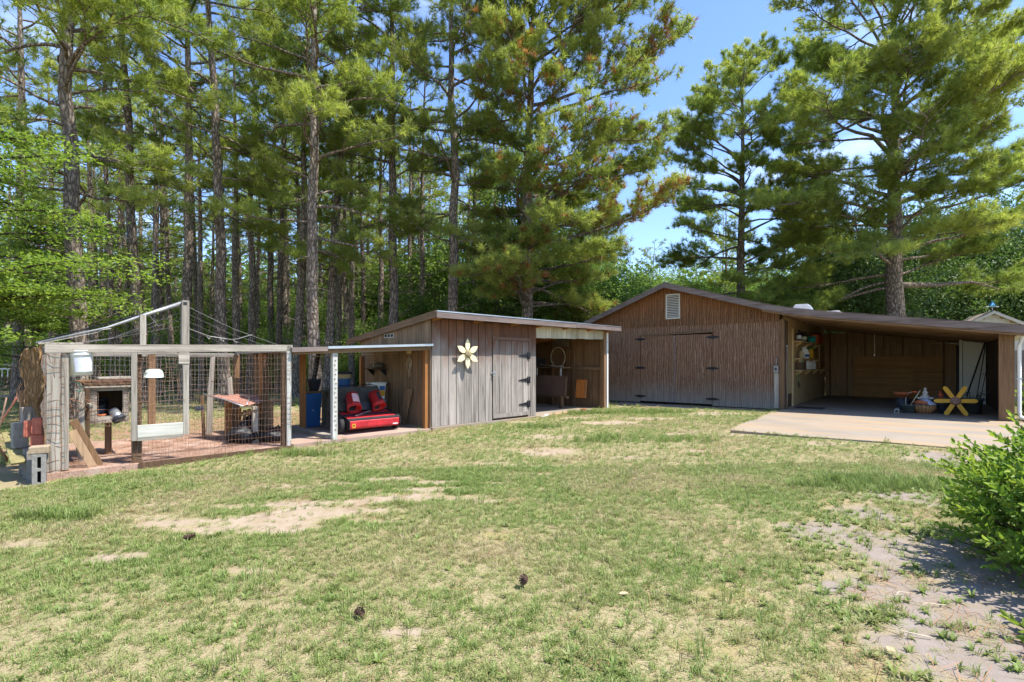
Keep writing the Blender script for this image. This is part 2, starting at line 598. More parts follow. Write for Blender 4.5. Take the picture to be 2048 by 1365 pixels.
def tag(o, label=None, cat=None, group=None, kind=None):
    if label:
        o['label'] = label
    if cat:
        o['category'] = cat
    if group:
        o['group'] = group
    if kind:
        o['kind'] = kind
    return o


FRAMES = {'W': ((0, 0, 0), 0.0), 'A': ((-1.74, 11.0, 0.0), R(45)), 'G': ((7.59, 14.5, .12), R(-38.83))}


def to_world(fr, p):
    o, a = FRAMES[fr]
    return Vector((o[0] + p[0] * math.cos(a) - p[1] * math.sin(a), o[1] + p[0] * math.sin(a) + p[1] * math.cos(a), o[2] + p[2]))


def thing(name, label, cat, fr, p=(0, 0, 0), rz=0.0, group=None):
    o = bpy.data.objects.new(name, None)
    o.empty_display_size = .1
    COL.objects.link(o)
    o.location = to_world(fr, p)
    o.rotation_euler = (0, 0, FRAMES[fr][1] + rz)
    return tag(o, label, cat, group)


def copy_tree(root, loc=None, rot=None, scale=None, label=None, group=None):
    r = root.copy()
    COL.objects.link(r)
    if loc is not None:
        r.location = loc
    if rot is not None:
        r.rotation_euler = rot
    if scale is not None:
        r.scale = (scale,) * 3 if isinstance(scale, (int, float)) else scale
    tag(r, label, None, group)
    for ch in root.children:
        c = ch.copy()
        COL.objects.link(c)
        c.parent = r
        for g in ch.children:
            d = g.copy()
            COL.objects.link(d)
            d.parent = c
    return r


def B(name, mat, parent, *box, bevel=0.0, rot=None, piv=None):
    return MB().box(*box, rot=rot, piv=piv).build(name, mat, parent, bevel)


rng = random.Random(7)
ng_ = np.random.default_rng(11)


# ------------------------------------------------------------------ value noise for layout
_lat = np.random.default_rng(3).random((64, 64))


def vnoise(x, y, s):
    x = np.asarray(x, float) * s
    y = np.asarray(y, float) * s
    xi, yi = np.floor(x).astype(int), np.floor(y).astype(int)
    fx, fy = x - xi, y - yi
    fx, fy = fx * fx * (3 - 2 * fx), fy * fy * (3 - 2 * fy)
    g = lambda a, b: _lat[a % 64, b % 64]
    return (g(xi, yi) * (1 - fx) + g(xi + 1, yi) * fx) * (1 - fy) + (g(xi, yi + 1) * (1 - fx) + g(xi + 1, yi + 1) * fx) * fy


def gz(x, y):
    z = np.clip(.015 * (np.asarray(x, float) + 1), -.1, .1)
    near = np.clip((60 - np.abs(y)) / 50, 0, 1)
    return z + near * (.03 * (vnoise(x, y, .45) - .5) + .012 * (vnoise(x + 31, y, 2.3) - .5)) - .006


def blobs(x, y, lst):
    d = np.zeros_like(x)
    wob = .75 * (vnoise(x + 3, y + 8, 2.1) - .5) + .6 * (vnoise(x + 13, y + 1, 5.5) - .5) + .35 * (vnoise(x, y, 13) - .5)
    for cx, cy, rx, ry in lst:
        q = ((x - cx) / rx) ** 2 + ((y - cy) / ry) ** 2
        d = np.maximum(d, np.clip(1.15 - q * .8 + wob * np.clip(1.8 - q * .5, 0, 1), 0, 1))
    return d


BARE = [(-2.3, 4.75, .55, .24), (-1.85, 5.0, .55, .2), (-1.3, 5.0, .35, .12), (-1.15, 5.5, .6, .2), (-.55, 5.45, .4, .12), (-2.3, 5.35, .4, .14), (-1.75, 5.75, .35, .12), (-2.8, 6.1, .45, .15), (-2.1, 6.2, .3, .12), (-3.2, 4.75, .4, .14), (-3.5, 4.95, .25, .1), (-2.75, 4.55, .35, .14), (-1.5, 6.4, .4, .12), (-.9, 6.2, .3, .1), (-.2, 6.1, .25, .1), (-.95, 5.85, .35, .12), (-1.6, 5.35, .35, .12), (-2.9, 5.3, .3, .12), (-3.7, 5.4, .3, .1), (-.2, 5.3, .25, .08), (-2.0, 4.5, .4, .12), (-1.2, 4.7, .3, .1), (-3.0, 3.9, .3, .1), (-1.9, 3.6, .25, .08), (.3, 6.6, .3, .1), (1.7, 7.6, .35, .12), (2.9, 8.0, .4, .12), (-.6, 2.75, .15, .08), (-1.5, 2.6, .2, .08),
        (.6, 8.2, .55, .55), (.75, 9.9, .6, .35), (5.4, 13.6, .9, .45), (2.2, 11.9, .8, .4), (3.4, 12.6, .7, .3), (4.6, 9.75, .7, .3), (5.2, 8.55, .55, .2),
        (-4.1, 4.2, .35, .2), (-.35, 7.3, .35, .15), (.2, 12.3, .4, .25), (1.6, 13.0, .7, .25), (3.2, 9.9, .5, .15)]
GREY = [(2.9, 3.8, .65, .6), (2.75, 3.1, .95, .65), (2.2, 2.5, .6, .42), (2.6, 2.2, .8, .4), (2.55, 4.3, .3, .2), (2.1, 3.2, .35, .2), (6.2, 6.9, .75, .9), (3.3, 4.6, .5, .5), (2.6, 2.3, .7, .35), (3.9, 5.3, .5, .6)]
MOSS = [(4.6, 6.2, .9, .4), (1.35, 3.1, .35, .3), (1.0, 2.55, .35, .2), (3.0, 5.0, .6, .2), (-.2, 4.2, .3, .15), (1.5, 2.3, .4, .2)]
LUSH = [(4.0, 5.75, .75, .32), (1.9, 9.2, .8, .4), (2.8, 9.1, .9, .4), (.55, 11.2, .5, .25), (1.9, 14.0, 1.0, .35), (-4.4, 5.0, .4, .15), (3.6, 14.0, 1.2, .3), (-3.4, 8.2, .8, .2)]


def litter_f(x, y):
    a, b = (x + 1.74) * .7071 + (y - 11) * .7071, -(x + 1.74) * .7071 + (y - 11) * .7071
    back = np.clip((b - 2.6) / 1.2, 0, 1) * np.clip((7.5 - b) / 2.0, 0, 1)
    woods = np.clip((y - 24) / 8, 0, 1)
    under = np.clip(vnoise(x, y, .35) * 1.6 - .75, 0, 1) * np.clip((b - 2) / 3, 0, 1)
    return np.clip(back * .85 + woods * .4 + under, 0, 1)


# ------------------------------------------------------------------ the ground
def sheet(name, xs, ys, mat, attrs):
    X, Y = np.meshgrid(xs, ys)
    x, y = X.ravel(), Y.ravel()
    z = gz(x, y)
    nx, ny = len(xs), len(ys)
    idx = np.arange(nx * ny).reshape(ny, nx)
    F = np.stack([idx[:-1, :-1], idx[:-1, 1:], idx[1:, 1:], idx[1:, :-1]], -1).reshape(-1, 4)
    me = bpy.data.meshes.new(name)
    me.from_pydata(np.stack([x, y, z], 1).tolist(), [], F.tolist())
    me.materials.append(mat)
    me.polygons.foreach_set('use_smooth', [True] * len(F))
    for nm, fn in attrs.items():
        a = me.attributes.new(nm, 'FLOAT', 'POINT')
        a.data.foreach_set('value', fn(x, y).astype(np.float32))
    me.update()
    o = bpy.data.objects.new(name, me)
    COL.objects.link(o)
    return o


gx = np.concatenate([[-400, -200, -110, -70, -45, -30, -22], np.arange(-18, 19, .14), [22, 30, 45, 70, 110, 200, 400]])
gy = np.concatenate([[-120, -50, -20, -8, -3, 0], np.arange(1.2, 20, .12), np.arange(20, 44, .5), [50, 60, 80, 120, 200, 400, 800]])
gr = sheet('ground', gx, gy, M_ground, {
    'bare': lambda x, y: blobs(x, y, BARE), 'greysand': lambda x, y: blobs(x, y, GREY),
    'moss': lambda x, y: blobs(x, y, MOSS), 'litter': litter_f})
tag(gr, kind='structure')

# concrete slabs and the pen floor
o = thing('driveway', None, None, 'G')
o['kind'] = 'structure'
edge_pts = [(0.06, 8.0), (0.04, 0), (-.02, -.9), (.12, -2.6), (.1, -4.2), (.22, -5.55), (1.4, -5.62), (2.6, -5.5), (4.0, -5.55), (4.9, -5.4), (4.95, -3), (4.9, -.02), (4.9, 8.0)]
ap = [p for p in edge_pts if p[1] < -.2]
MB().prism([(0.0, -.135)] + ap + [(4.9, -.135)], -.16, .002, 'z').build('apron_slab', M_conc, o)
MB().prism([(.06, 8.0), (.05, -.12), (4.9, -.12), (4.9, 8.0)], -.16, .004, 'z').build('floor_slab', M_conc, o)
MB().prism([(.06, -.134), (4.89, -.134), (4.89, -.121), (.06, -.121)], -.16, -.006, 'z').build('joint', M_soil, o)
o = thing('garage_pad', None, None, 'G')
o['kind'] = 'structure'
MB().prism([(-4.9, -.01), (-4.9, -.95), (-3.2, -1.25), (-1.2, -1.05), (-.35, -.8), (-.3, -.01)], -.16, -.03, 'z').build('slab', M_conc, o)
o = thing('shed_slab', None, None, 'A')
o['kind'] = 'structure'
B('slab', M_conc, o, -.03, 6.62, -.10, 3.2, -.25, .055)
o = thing('lean_to_floor', None, None, 'A')
o['kind'] = 'structure'
B('slab', M_conc2, o, -2.95, -.04, -.06, 2.7, -.25, .03)
o = thing('pen_floor', None, None, 'A')
o['kind'] = 'structure'
B('straw_bed', M_penfloor, o, -6.12, -2.97, -.08, 3.0, -.25, .005)
B('sill_board', M_dark, o, -5.15, -2.96, -.105, -.083, -.2, .02)

# ------------------------------------------------------------------ trees and shrubs (numpy builders)
def np_mesh(name, V, F, mat, tint=None, smooth=False):
    me = bpy.data.meshes.new(name)
    V = np.ascontiguousarray(V, np.float32)
    F = np.ascontiguousarray(F, np.int32)
    k = F.shape[1]
    me.vertices.add(len(V))
    me.vertices.foreach_set('co', V.ravel())
    me.loops.add(F.size)
    me.loops.foreach_set('vertex_index', F.ravel())
    me.polygons.add(len(F))
    me.polygons.foreach_set('loop_start', np.arange(0, F.size, k, dtype=np.int32))
    if smooth:
        me.polygons.foreach_set('use_smooth', np.ones(len(F), bool))
    me.materials.append(mat)
    if tint is not None:
        a = me.attributes.new('tint', 'FLOAT', 'POINT')
        a.data.foreach_set('value', np.ascontiguousarray(tint, np.float32))
    me.update(calc_edges=True)
    return me


def nrm(a):
    return a / np.maximum(np.linalg.norm(a, axis=-1, keepdims=True), 1e-9)


def tubes(paths, n=6):
    """paths: list of (pts (k,3), radii (k)) -> verts, quads"""
    VV, FF, o = [], [], 0
    ang = np.arange(n) * 2 * np.pi / n
    for pts, rad in paths:
        pts = np.asarray(pts, float)
        rad = np.asarray(rad, float)
        d = nrm(np.gradient(pts, axis=0))
        ref = np.where(np.abs(d[:, 2:3]) > .9, np.array([[1., 0, 0]]), np.array([[0, 0, 1.]]))
        x = nrm(np.cross(d, ref))
        y = np.cross(d, x)
        v = pts[:, None] + rad[:, None, None] * (np.cos(ang)[None, :, None] * x[:, None] + np.sin(ang)[None, :, None] * y[:, None])
        k = len(pts)
        idx = o + np.arange(k * n).reshape(k, n)
        nx = np.roll(idx, -1, 1)
        FF.append(np.stack([idx[:-1], nx[:-1], nx[1:], idx[1:]], -1).reshape(-1, 4))
        VV.append(v.reshape(-1, 3))
        o += k * n
    return np.concatenate(VV), np.concatenate(FF)


def tufts(P, D, tint, n, ln, wd, g):
    """needle stars: one thin triangle per needle, leaning off the shoot D at P"""
    m = len(P)
    ref = nrm(g.normal(size=(m, 3)))
    x = nrm(np.cross(D, ref))
    y = np.cross(D, x)
    a = g.random((m, n)) * 2 * np.pi
    ph = np.radians(g.uniform(12, 78, (m, n)))
    dirs = (np.cos(ph)[..., None] * D[:, None] + np.sin(ph)[..., None] * (np.cos(a)[..., None] * x[:, None] + np.sin(a)[..., None] * y[:, None]))
    dirs[..., 2] -= .12
    dirs = nrm(dirs)
    base = P[:, None] + D[:, None] * (g.random((m, n, 1)) - .55) * .17
    L = ln * g.uniform(.7, 1.15, (m, n, 1))
    side = nrm(np.cross(dirs, g.normal(size=(m, n, 3)))) * wd * .5
    V = np.stack([base - side, base + side, base + dirs * L], 2).reshape(-1, 3)
    F = np.arange(len(V)).reshape(-1, 3)
    T = np.repeat(tint, n * 3)
    T = np.where(T < .88, np.clip(T + np.repeat(g.normal(size=m * n) * .08, 3), 0, .86), T)
    return V, F, T


def pine_meshes(name, seed, H, r0, cb, Rm, prof, nl, lean=(0, 0), bias=None, brown=0.0, needles=24, big=(), sparse=1.45, nwd=.019, nlen=.235, stubs=14, spread=1.0, s0=.40):
    g = np.random.default_rng(seed)
    k = 16
    t = np.linspace(0, 1, k)
    wob = np.cumsum(g.normal(size=(k, 2)) * .045, 0) * np.minimum(1, t * 4)[:, None]
    tr = np.stack([lean[0] * t ** 1.3 + wob[:, 0], lean[1] * t ** 1.3 + wob[:, 1], t * H], 1)
    rad = r0 * (1 - .93 * t ** 1.15) + .35 * r0 * np.exp(-t * H / .35)
    tr[0, 2] = -.25
    paths = [(tr, rad)]
    at = lambda z: np.array([np.interp(z / H, t, tr[:, i]) for i in range(3)])
    P, D, T = [], [], []
    limbs = []
    z = cb
    while z < H * .985:
        for _ in range(1 if g.random() < .6 else 2):
            u = (z - cb) / (H - cb)
            az = g.uniform(0, 2 * np.pi)
            L = Rm * prof(u) * g.uniform(.6, 1.12)
            if bias:
                L *= 1 - bias[1] * .5 * (1 - math.cos(az - bias[0]))
            el = np.radians(g.uniform(-8, 22) + 38 * u ** 1.4)
            limbs.append((z, az, el, max(L, .35), .0, g.uniform(.55, 1.0)))
        z += (H - cb) / nl * g.uniform(.6, 1.5)
    for b_ in big:
        limbs.append((*b_, 1.0))
    for zz, az, el, L, rr, dn in limbs:
        n = 8
        p = at(zz)
        pts = [p.copy()]
        e = el
        a = az
        st = L / (n - 1)
        for i in range(n - 1):
            pts.append(pts[-1] + st * np.array([math.cos(a) * math.cos(e), math.sin(a) * math.cos(e), math.sin(e)]))
            e += g.normal() * .12 + (.05 if i > 3 else -.03)
            a += g.normal() * .16
        pts = np.array(pts)
        r1 = rr or min(.016 + .013 * L, .55 * np.interp(zz / H, t, rad))
        paths.append((pts, np.linspace(r1, .008, n)))
        s = g.uniform(s0 - .08, s0 + .1)
        sgn = 1
        tl = g.random() * .5 + .18
        isb = g.random() < brown * 1.6
        while s < 1.0:
            q = np.array([np.interp(s, np.linspace(0, 1, n), pts[:, i]) for i in range(3)])
            i0 = min(int(s * (n - 1)), n - 2)
            d = nrm(pts[i0 + 1] - pts[i0])
            h = nrm(np.cross(d, [0, 0, 1.]))
            sd = nrm(d * g.uniform(.45, 1.0) + h * sgn * g.uniform(.4, 1.0) * spread + np.array([0, 0, g.uniform(-.12, .42)]))
            sl_ = np.clip((.20 + .32 * (1 - s)) * L * g.uniform(.6, 1.25), .22, 1.7)
            mid = q + sd * sl_ * .55 + g.normal(size=3) * .04
            tip = q + sd * sl_ + np.array([0, 0, .14 * sl_])
            paths.append((np.array([q, mid, tip]), np.array([.012 + .004 * sl_, .008, .004])))
            nt_ = int((sl_ / .12 + 3) * sparse * dn * g.uniform(.7, 1.3))
            for _ in range(nt_):
                f = g.uniform(.42, 1.03)
                c = q + (tip - q) * f + g.normal(size=3) * (.05 + .09 * sl_) * np.array([1, 1, .5])
                P.append(c)
                D.append(nrm(sd * .7 + np.array([0, 0, .55]) + g.normal(size=3) * .5))
                bt = g.random()
                T.append(g.uniform(.9, 1.0) if (bt < brown * (3.0 if isb else .6)) else min(.85, tl + g.normal() * .10 + .14 * (f > .8)))
            s += g.uniform(.20, .36) / max(L, 1.0) / sparse ** .5
            sgn = -sgn
    for _ in range(stubs):
        zz = g.uniform(cb * .35, cb * 1.1)
        p = at(zz)
        a = g.uniform(0, 6.28)
        L = g.uniform(.25, 1.6)
        e = g.uniform(-.25, .45)
        q1 = p + L * .5 * np.array([math.cos(a), math.sin(a), e])
        q2 = p + L * np.array([math.cos(a + .2), math.sin(a + .2), e * 1.5])
        paths.append((np.array([p, q1, q2]), np.array([.022, .014, .005])))
    v0, f0 = tubes(paths[:1], 14)
    v1, f1 = tubes(paths[1:], 5)
    tm = np_mesh(name + '_trunk', np.concatenate([v0, v1]), np.concatenate([f0, f1 + len(v0)]), M_bark, smooth=True)
    V, F, TT = tufts(np.array(P), np.array(D), np.clip(np.array(T), 0, 1), needles, nlen, nwd, g)
    cm = np_mesh(name + '_needles', V, F, M_needle, TT)
    return tm, cm


def put_tree(name, tm, cm, loc, rz=0.0, sc=1.0, tilt=(0, 0), label=None, group=None, cat='tree'):
    o = bpy.data.objects.new(name, None)
    o.empty_display_size = .2
    COL.objects.link(o)
    o.location = loc
    o.rotation_euler = (tilt[0], tilt[1], rz)
    o.scale = (sc,) * 3 if isinstance(sc, (int, float)) else sc
    tag(o, label, cat, group)
    for nm, me in (('trunk', tm), ('crown', cm)):
        c = bpy.data.objects.new(nm, me)
        COL.objects.link(c)
        c.parent = o
    return o


def leaves(P, Nn, tint, size, asp, g, fold=.25, quad=True):
    """each leaf: two triangles folded along the midrib"""
    m = len(P)
    ax = nrm(np.cross(Nn, g.normal(size=(m, 3))))
    sd = np.cross(Nn, ax)
    L = size * g.uniform(.65, 1.25, (m, 1))
    W = L * asp * .5
    b = P - ax * L * .5
    tp = P + ax * L * .5 - Nn * L * .12
    l = P + sd * W + Nn * W * fold
    r = P - sd * W + Nn * W * fold
    V = np.stack([b, l, tp, r], 1).reshape(-1, 3)
    i = np.arange(m)[:, None] * 4
    F = np.concatenate([i + np.array([[0, 2, 1]]), i + np.array([[0, 3, 2]])])
    return V, F, np.repeat(tint, 4)


def shrub_meshes(name, seed, rad, zc, nclump, per, size, mat, cr=.38, stems=5, asp=.55, flat=.55, hollow=.35, trunk_r=.05, barkm=None):
    g = np.random.default_rng(seed)
    d = nrm(g.normal(size=(nclump, 3)))
    q = g.uniform(hollow, 1.0, (nclump, 1)) ** .6
    lump = 1 + .28 * np.sin(d[:, :1] * 3.1 + seed) * np.cos(d[:, 1:2] * 4.3 + seed * 2) + .18 * g.normal(size=(nclump, 1))
    C = d * q * lump * np.array(rad) + np.array([0, 0, zc])
    C[:, 2] = np.maximum(C[:, 2], .15)
    k = g.poisson(per, nclump)
    own = np.repeat(np.arange(nclump), k)
    P = C[own] + g.normal(size=(len(own), 3)) * cr * np.array([.55, .55, .38]) * g.uniform(.6, 1.3, (nclump, 1))[own]
    Nn = nrm(g.normal(size=(len(own), 3)) * (1 - flat) + np.array([0, 0, flat]) + d[own] * .25)
    tc_ = g.uniform(.1, .8, nclump)
    V, F, T = leaves(P, Nn, np.clip(tc_[own] + g.normal(size=len(own)) * .18, 0, 1), size, asp, g)
    cm = np_mesh(name + '_leaves', V, F, mat, T)
    paths = []
    for s in range(stems):
        a = 2 * np.pi * s / stems + g.uniform(-.4, .4)
        b0 = np.array([math.cos(a), math.sin(a), 0]) * trunk_r * (1.5 if stems > 1 else 0) + np.array([0, 0, -.15])
        top = np.array([math.cos(a) * rad[0] * .35 * (stems > 1), math.sin(a) * rad[1] * .35 * (stems > 1), zc + rad[2] * .35])
        mid = (b0 + top) * .5 + g.normal(size=3) * .08 * zc
        paths.append((np.array([b0, mid, top]), np.array([trunk_r, trunk_r * .7, trunk_r * .25])))
        for c in C[g.choice(nclump, max(3, nclump // (3 * stems)))]:
            f = g.uniform(.35, .95)
            p0 = b0 + (mid - b0) * f * 2 if f < .5 else mid + (top - mid) * (f - .5) * 2
            paths.append((np.array([p0, (p0 + c) * .5 + g.normal(size=3) * .06, c]), np.array([trunk_r * .35, trunk_r * .2, .006])))
    v, f = tubes(paths, 6)
    tm = np_mesh(name + '_stem', v, f, barkm or M_twig, smooth=True)
    return tm, cm


tall = lambda u: (.35 + .65 * min(1, u * 3.2)) * (1 - max(0, u - .45) / .62) ** .8 if u < 1 else .1
dome = lambda u: (.75 + .25 * min(1, u * 2)) * math.sqrt(max(.03, 1 - (max(0, u - .35) / .68) ** 2.2))

PV = [pine_meshes('pine_a', 21, 20, .20, 5.6, 3.3, dome, 34, stubs=16),
      pine_meshes('pine_b', 22, 21, .20, 7.2, 3.0, tall, 32, stubs=22),
      pine_meshes('pine_c', 23, 19, .20, 4.6, 3.4, dome, 36, (.3, .1), stubs=14),
      pine_meshes('pine_d', 24, 22, .20, 8.4, 3.2, tall, 30, stubs=26),
      pine_meshes('pine_e', 25, 20, .20, 6.2, 3.0, dome, 32, (-.3, 0), stubs=18)]


PF = [pine_meshes('pine_m', 31, 20, .20, 6.0, 3.1, dome, 26, needles=13, sparse=.75, nwd=.034, nlen=.26, stubs=18),
      pine_meshes('pine_n', 32, 21, .20, 8.0, 3.0, tall, 24, needles=13, sparse=.75, nwd=.034, nlen=.26, stubs=22),
      pine_meshes('pine_o', 33, 19, .20, 4.6, 3.3, dome, 28, needles=13, sparse=.75, nwd=.034, nlen=.26, stubs=14)]


PF.append(pine_meshes('pine_p', 34, 22, .20, 10.5, 2.6, tall, 20, needles=13, sparse=.8, nwd=.034, nlen=.26, stubs=34))


def upos(u, Y):
    x = (u - 1024) / 1024 * Y
    return (x, Y, float(gz(x, Y)) - .02)


# near pines behind the pen and sheds: (photo column of the trunk foot, metres away, trunk scale, variant, turn, lean in degrees to the left, label)
near = [
    (165, 14.0, 1.12, 0, .3, 1.6, 'thick straight pine trunk rising directly behind the left end of the pen'),
    (285, 20.0, 1.05, 1, 1.1, 3.6, 'leaning pine seen through the pen gate, tilting left as it rises'),
    (371, 20.5, 1.05, 3, 2.0, 0.0, 'straight pale grey pine right behind the tall upright of the pen roof'),
    (452, 19.5, 1.1, 4, .4, 2.4, 'dark pine with a swollen foot, left of centre behind the pen'),
    (500, 25.5, .98, 1, 2.6, .3, 'slim spotted pine standing between two pines behind the right half of the pen'),
    (540, 27.5, .95, 3, 4.2, 1.4, 'slender pine above the right end of the pen beam'),
    (590, 23.0, 1.05, 0, 3.9, 1.6, 'pine just left of the lean-to roof'),
    (632, 18.0, 1.12, 2, 5.1, .3, 'thick pine behind the lean-to, left one of the crossing pair'),
    (655, 22.0, 1.05, 1, .8, -2.2, 'pine leaning right behind the lean-to, crossing its thicker neighbour'),
    (785, 21.0, 1.10, 4, 1.7, .6, 'tall pine rising behind the low end of the shed roof'),
    (902, 20.5, 1.12, 0, 2.9, .3, 'tall pine rising behind the yellow flower end of the shed roof'),
    (36, 21.0, 1.0, 3, .2, -.4, 'pine at the far left edge behind the bright green dogwood'),
]
for i, (u, Y, sc, vi, rz, lean, lab) in enumerate(near):
    put_tree('pine_tree', *PV[vi], upos(u, Y), rz, sc, (0, -R(lean)), lab, 'tall pines behind the sheds')
# lime green forked leader on the flower-end pine is left to its own limbs; deeper pines follow
deep = [(190, 30), (218, 39), (240, 28.5), (307, 27), (326, 31), (342, 38), (415, 34), (565, 34), (685, 35), (697, 29), (710, 37), (720, 33), (747, 40),
        (822, 33), (843, 30), (855, 36), (954, 40), (79, 36), (98, 41), (130, 33), (12, 31), (470, 42), (520, 46), (610, 40), (660, 48), (385, 47), (275, 45), (150, 48),
        (770, 50), (905, 52), (985, 46), (1030, 52), (1100, 48), (1160, 41), (1230, 50), (1300, 44), (1390, 52), (1440, 40), (1560, 47), (1640, 41), (1720, 50), (1900, 45), (1990, 38),
        (-60, 26), (-140, 38), (2120, 34), (2230, 44), (1010, 33), (930, 29), (1190, 35), (50, 44), (110, 38), (175, 42), (205, 35), (262, 37), (293, 33), (355, 41), (395, 30), (432, 37), (485, 35), (510, 38), (550, 44), (580, 31), (600, 36), (625, 45), (645, 33), (672, 41), (735, 36), (760, 44), (800, 39), (870, 42), (965, 36)]
ORD = ['leftmost', 'second from left', 'third from left', 'fourth from left', 'fifth from left', 'sixth from left', 'seventh from left', 'eighth from left', 'ninth from left', 'tenth from left',
       'eleventh from left', 'twelfth from left', 'thirteenth from left', 'fourteenth from left', 'fifteenth from left', 'sixteenth from left', 'seventeenth from left', 'eighteenth from left', 'nineteenth from left', 'twentieth from left'] + [w_ + ' from left' for w_ in ('twenty-first', 'twenty-second', 'twenty-third', 'twenty-fourth', 'twenty-fifth', 'twenty-sixth', 'twenty-seventh', 'twenty-eighth', 'twenty-ninth', 'thirtieth')]
ZONES = [(270, 'the left half of the pen'), (585, 'the right half of the pen'), (862, 'the lean-to'), (1210, 'the plank shed'), (1570, 'the garage gable'), (9999, 'the carport roof')]


def place_words(us):
    """for each photo column: which building it stands behind and its rank there"""
    zone = [next(i for i, z in enumerate(ZONES) if u < z[0]) for u in us]
    out = []
    for k, u in enumerate(us):
        same = sorted(q for q, z in zip(us, zone) if z == zone[k])
        out.append((ORD[same.index(u)], ZONES[zone[k]][1]))
    return out


SLIM = [(58, 25), (108, 27), (195, 24.5), (228, 26.5), (256, 31), (316, 24), (348, 28.5), (404, 26), (428, 29.5), (476, 23.5), (516, 30.5), (556, 25.5), (574, 28.5), (612, 29.5), (676, 26.5), (703, 24), (728, 29), (758, 26), (815, 27.5), (838, 25), (940, 27), (992, 30)]
deep = [q for q in deep if -40 < q[0] < 2090] + SLIM
for i, ((u, Y), (od, zn)) in enumerate(zip(deep, place_words([q[0] for q in deep]))):
    x, y, z = upos(u, Y)
    s = rng.uniform(.78, 1.0)
    if u > 1140:
        s *= .72
    put_tree('pine_tree', *(PF[3] if (u, Y) in SLIM else PF[i % 3]), (x, y, z), rng.uniform(0, 6.28), s, (R(rng.uniform(-1.2, 1.2)), R(rng.uniform(-1.5, 1.5))),
             od + ' of the thin distant pines behind ' + zn, 'slender pines deep in the woods')

# the four pines that show whole
tmcm = pine_meshes('pine_f', 41, 20, .26, 3.6, 5.8, dome, 66, (.5, 0), bias=(0.15, .42), brown=.085, needles=28, sparse=1.9, s0=.42, nlen=.24, nwd=.02,
                   big=[(6.0, -.15, .10, 5.6, .09), (8.2, .2, .2, 5.4, .09), (9.0, -.5, .05, 5.2, .08), (5.0, -.6, .0, 4.2, .07), (11.5, .1, .22, 6.0, .08), (4.4, .5, -.08, 4.6, .07)], stubs=6)
put_tree('pine_tree', *tmcm, upos(1056, 20.0), 0, 1, (0, 0), 'large pine with rusty brown needle clumps and limbs reaching right over the garage gable', 'tall pines behind the sheds')
tmcm = pine_meshes('pine_g', 42, 15.9, .27, 3.2, 4.2, dome, 50, (-.15, 0), needles=28, sparse=1.8, s0=.42, nlen=.25, nwd=.02, stubs=8,
                   big=[(4.2, 2.9, .12, 3.7, .07), (6.5, 2.6, .25, 3.6, .07), (4.0, .3, .30, 4.2, .08), (3.4, 0.0, .25, 4.4, .08)])
put_tree('pine_tree', *tmcm, upos(1482, 25.5), 0, 1, (0, 0), 'rounded full pine standing alone behind the garage roof ridge', 'tall pines behind the sheds')
tmcm = pine_meshes('pine_h', 43, 18.4, .40, 4.6, 6.6, dome, 56, (.2, 0), needles=28, sparse=1.8, s0=.47, nlen=.25, nwd=.02, stubs=4, spread=1.1,
                   big=[(4.7, 0.05, .02, 7.0, .14), (8.5, 2.75, .42, 5.8, .11), (9.5, .4, .5, 6.2, .12), (7.2, 3.2, .18, 5.6, .10), (8.2, -.3, .28, 6.8, .12), (11, 1.9, .8, 4.5, .1), (10.5, 3.6, .55, 4.8, .1), (6.2, -1.9, .1, 4.6, .09), (12, -1.2, .6, 4.2, .1)])
put_tree('pine_tree', *tmcm, upos(1795, 22.0), 0, 1, (0, 0), 'broad spreading pine with heavy limbs towering behind the carport', 'tall pines behind the sheds')
put_tree('pine_tree', *PV[2], upos(1450, 33), 1.0, .66, (0, 0), 'small pine left of the rounded pine behind the garage', 'tall pines behind the sheds')

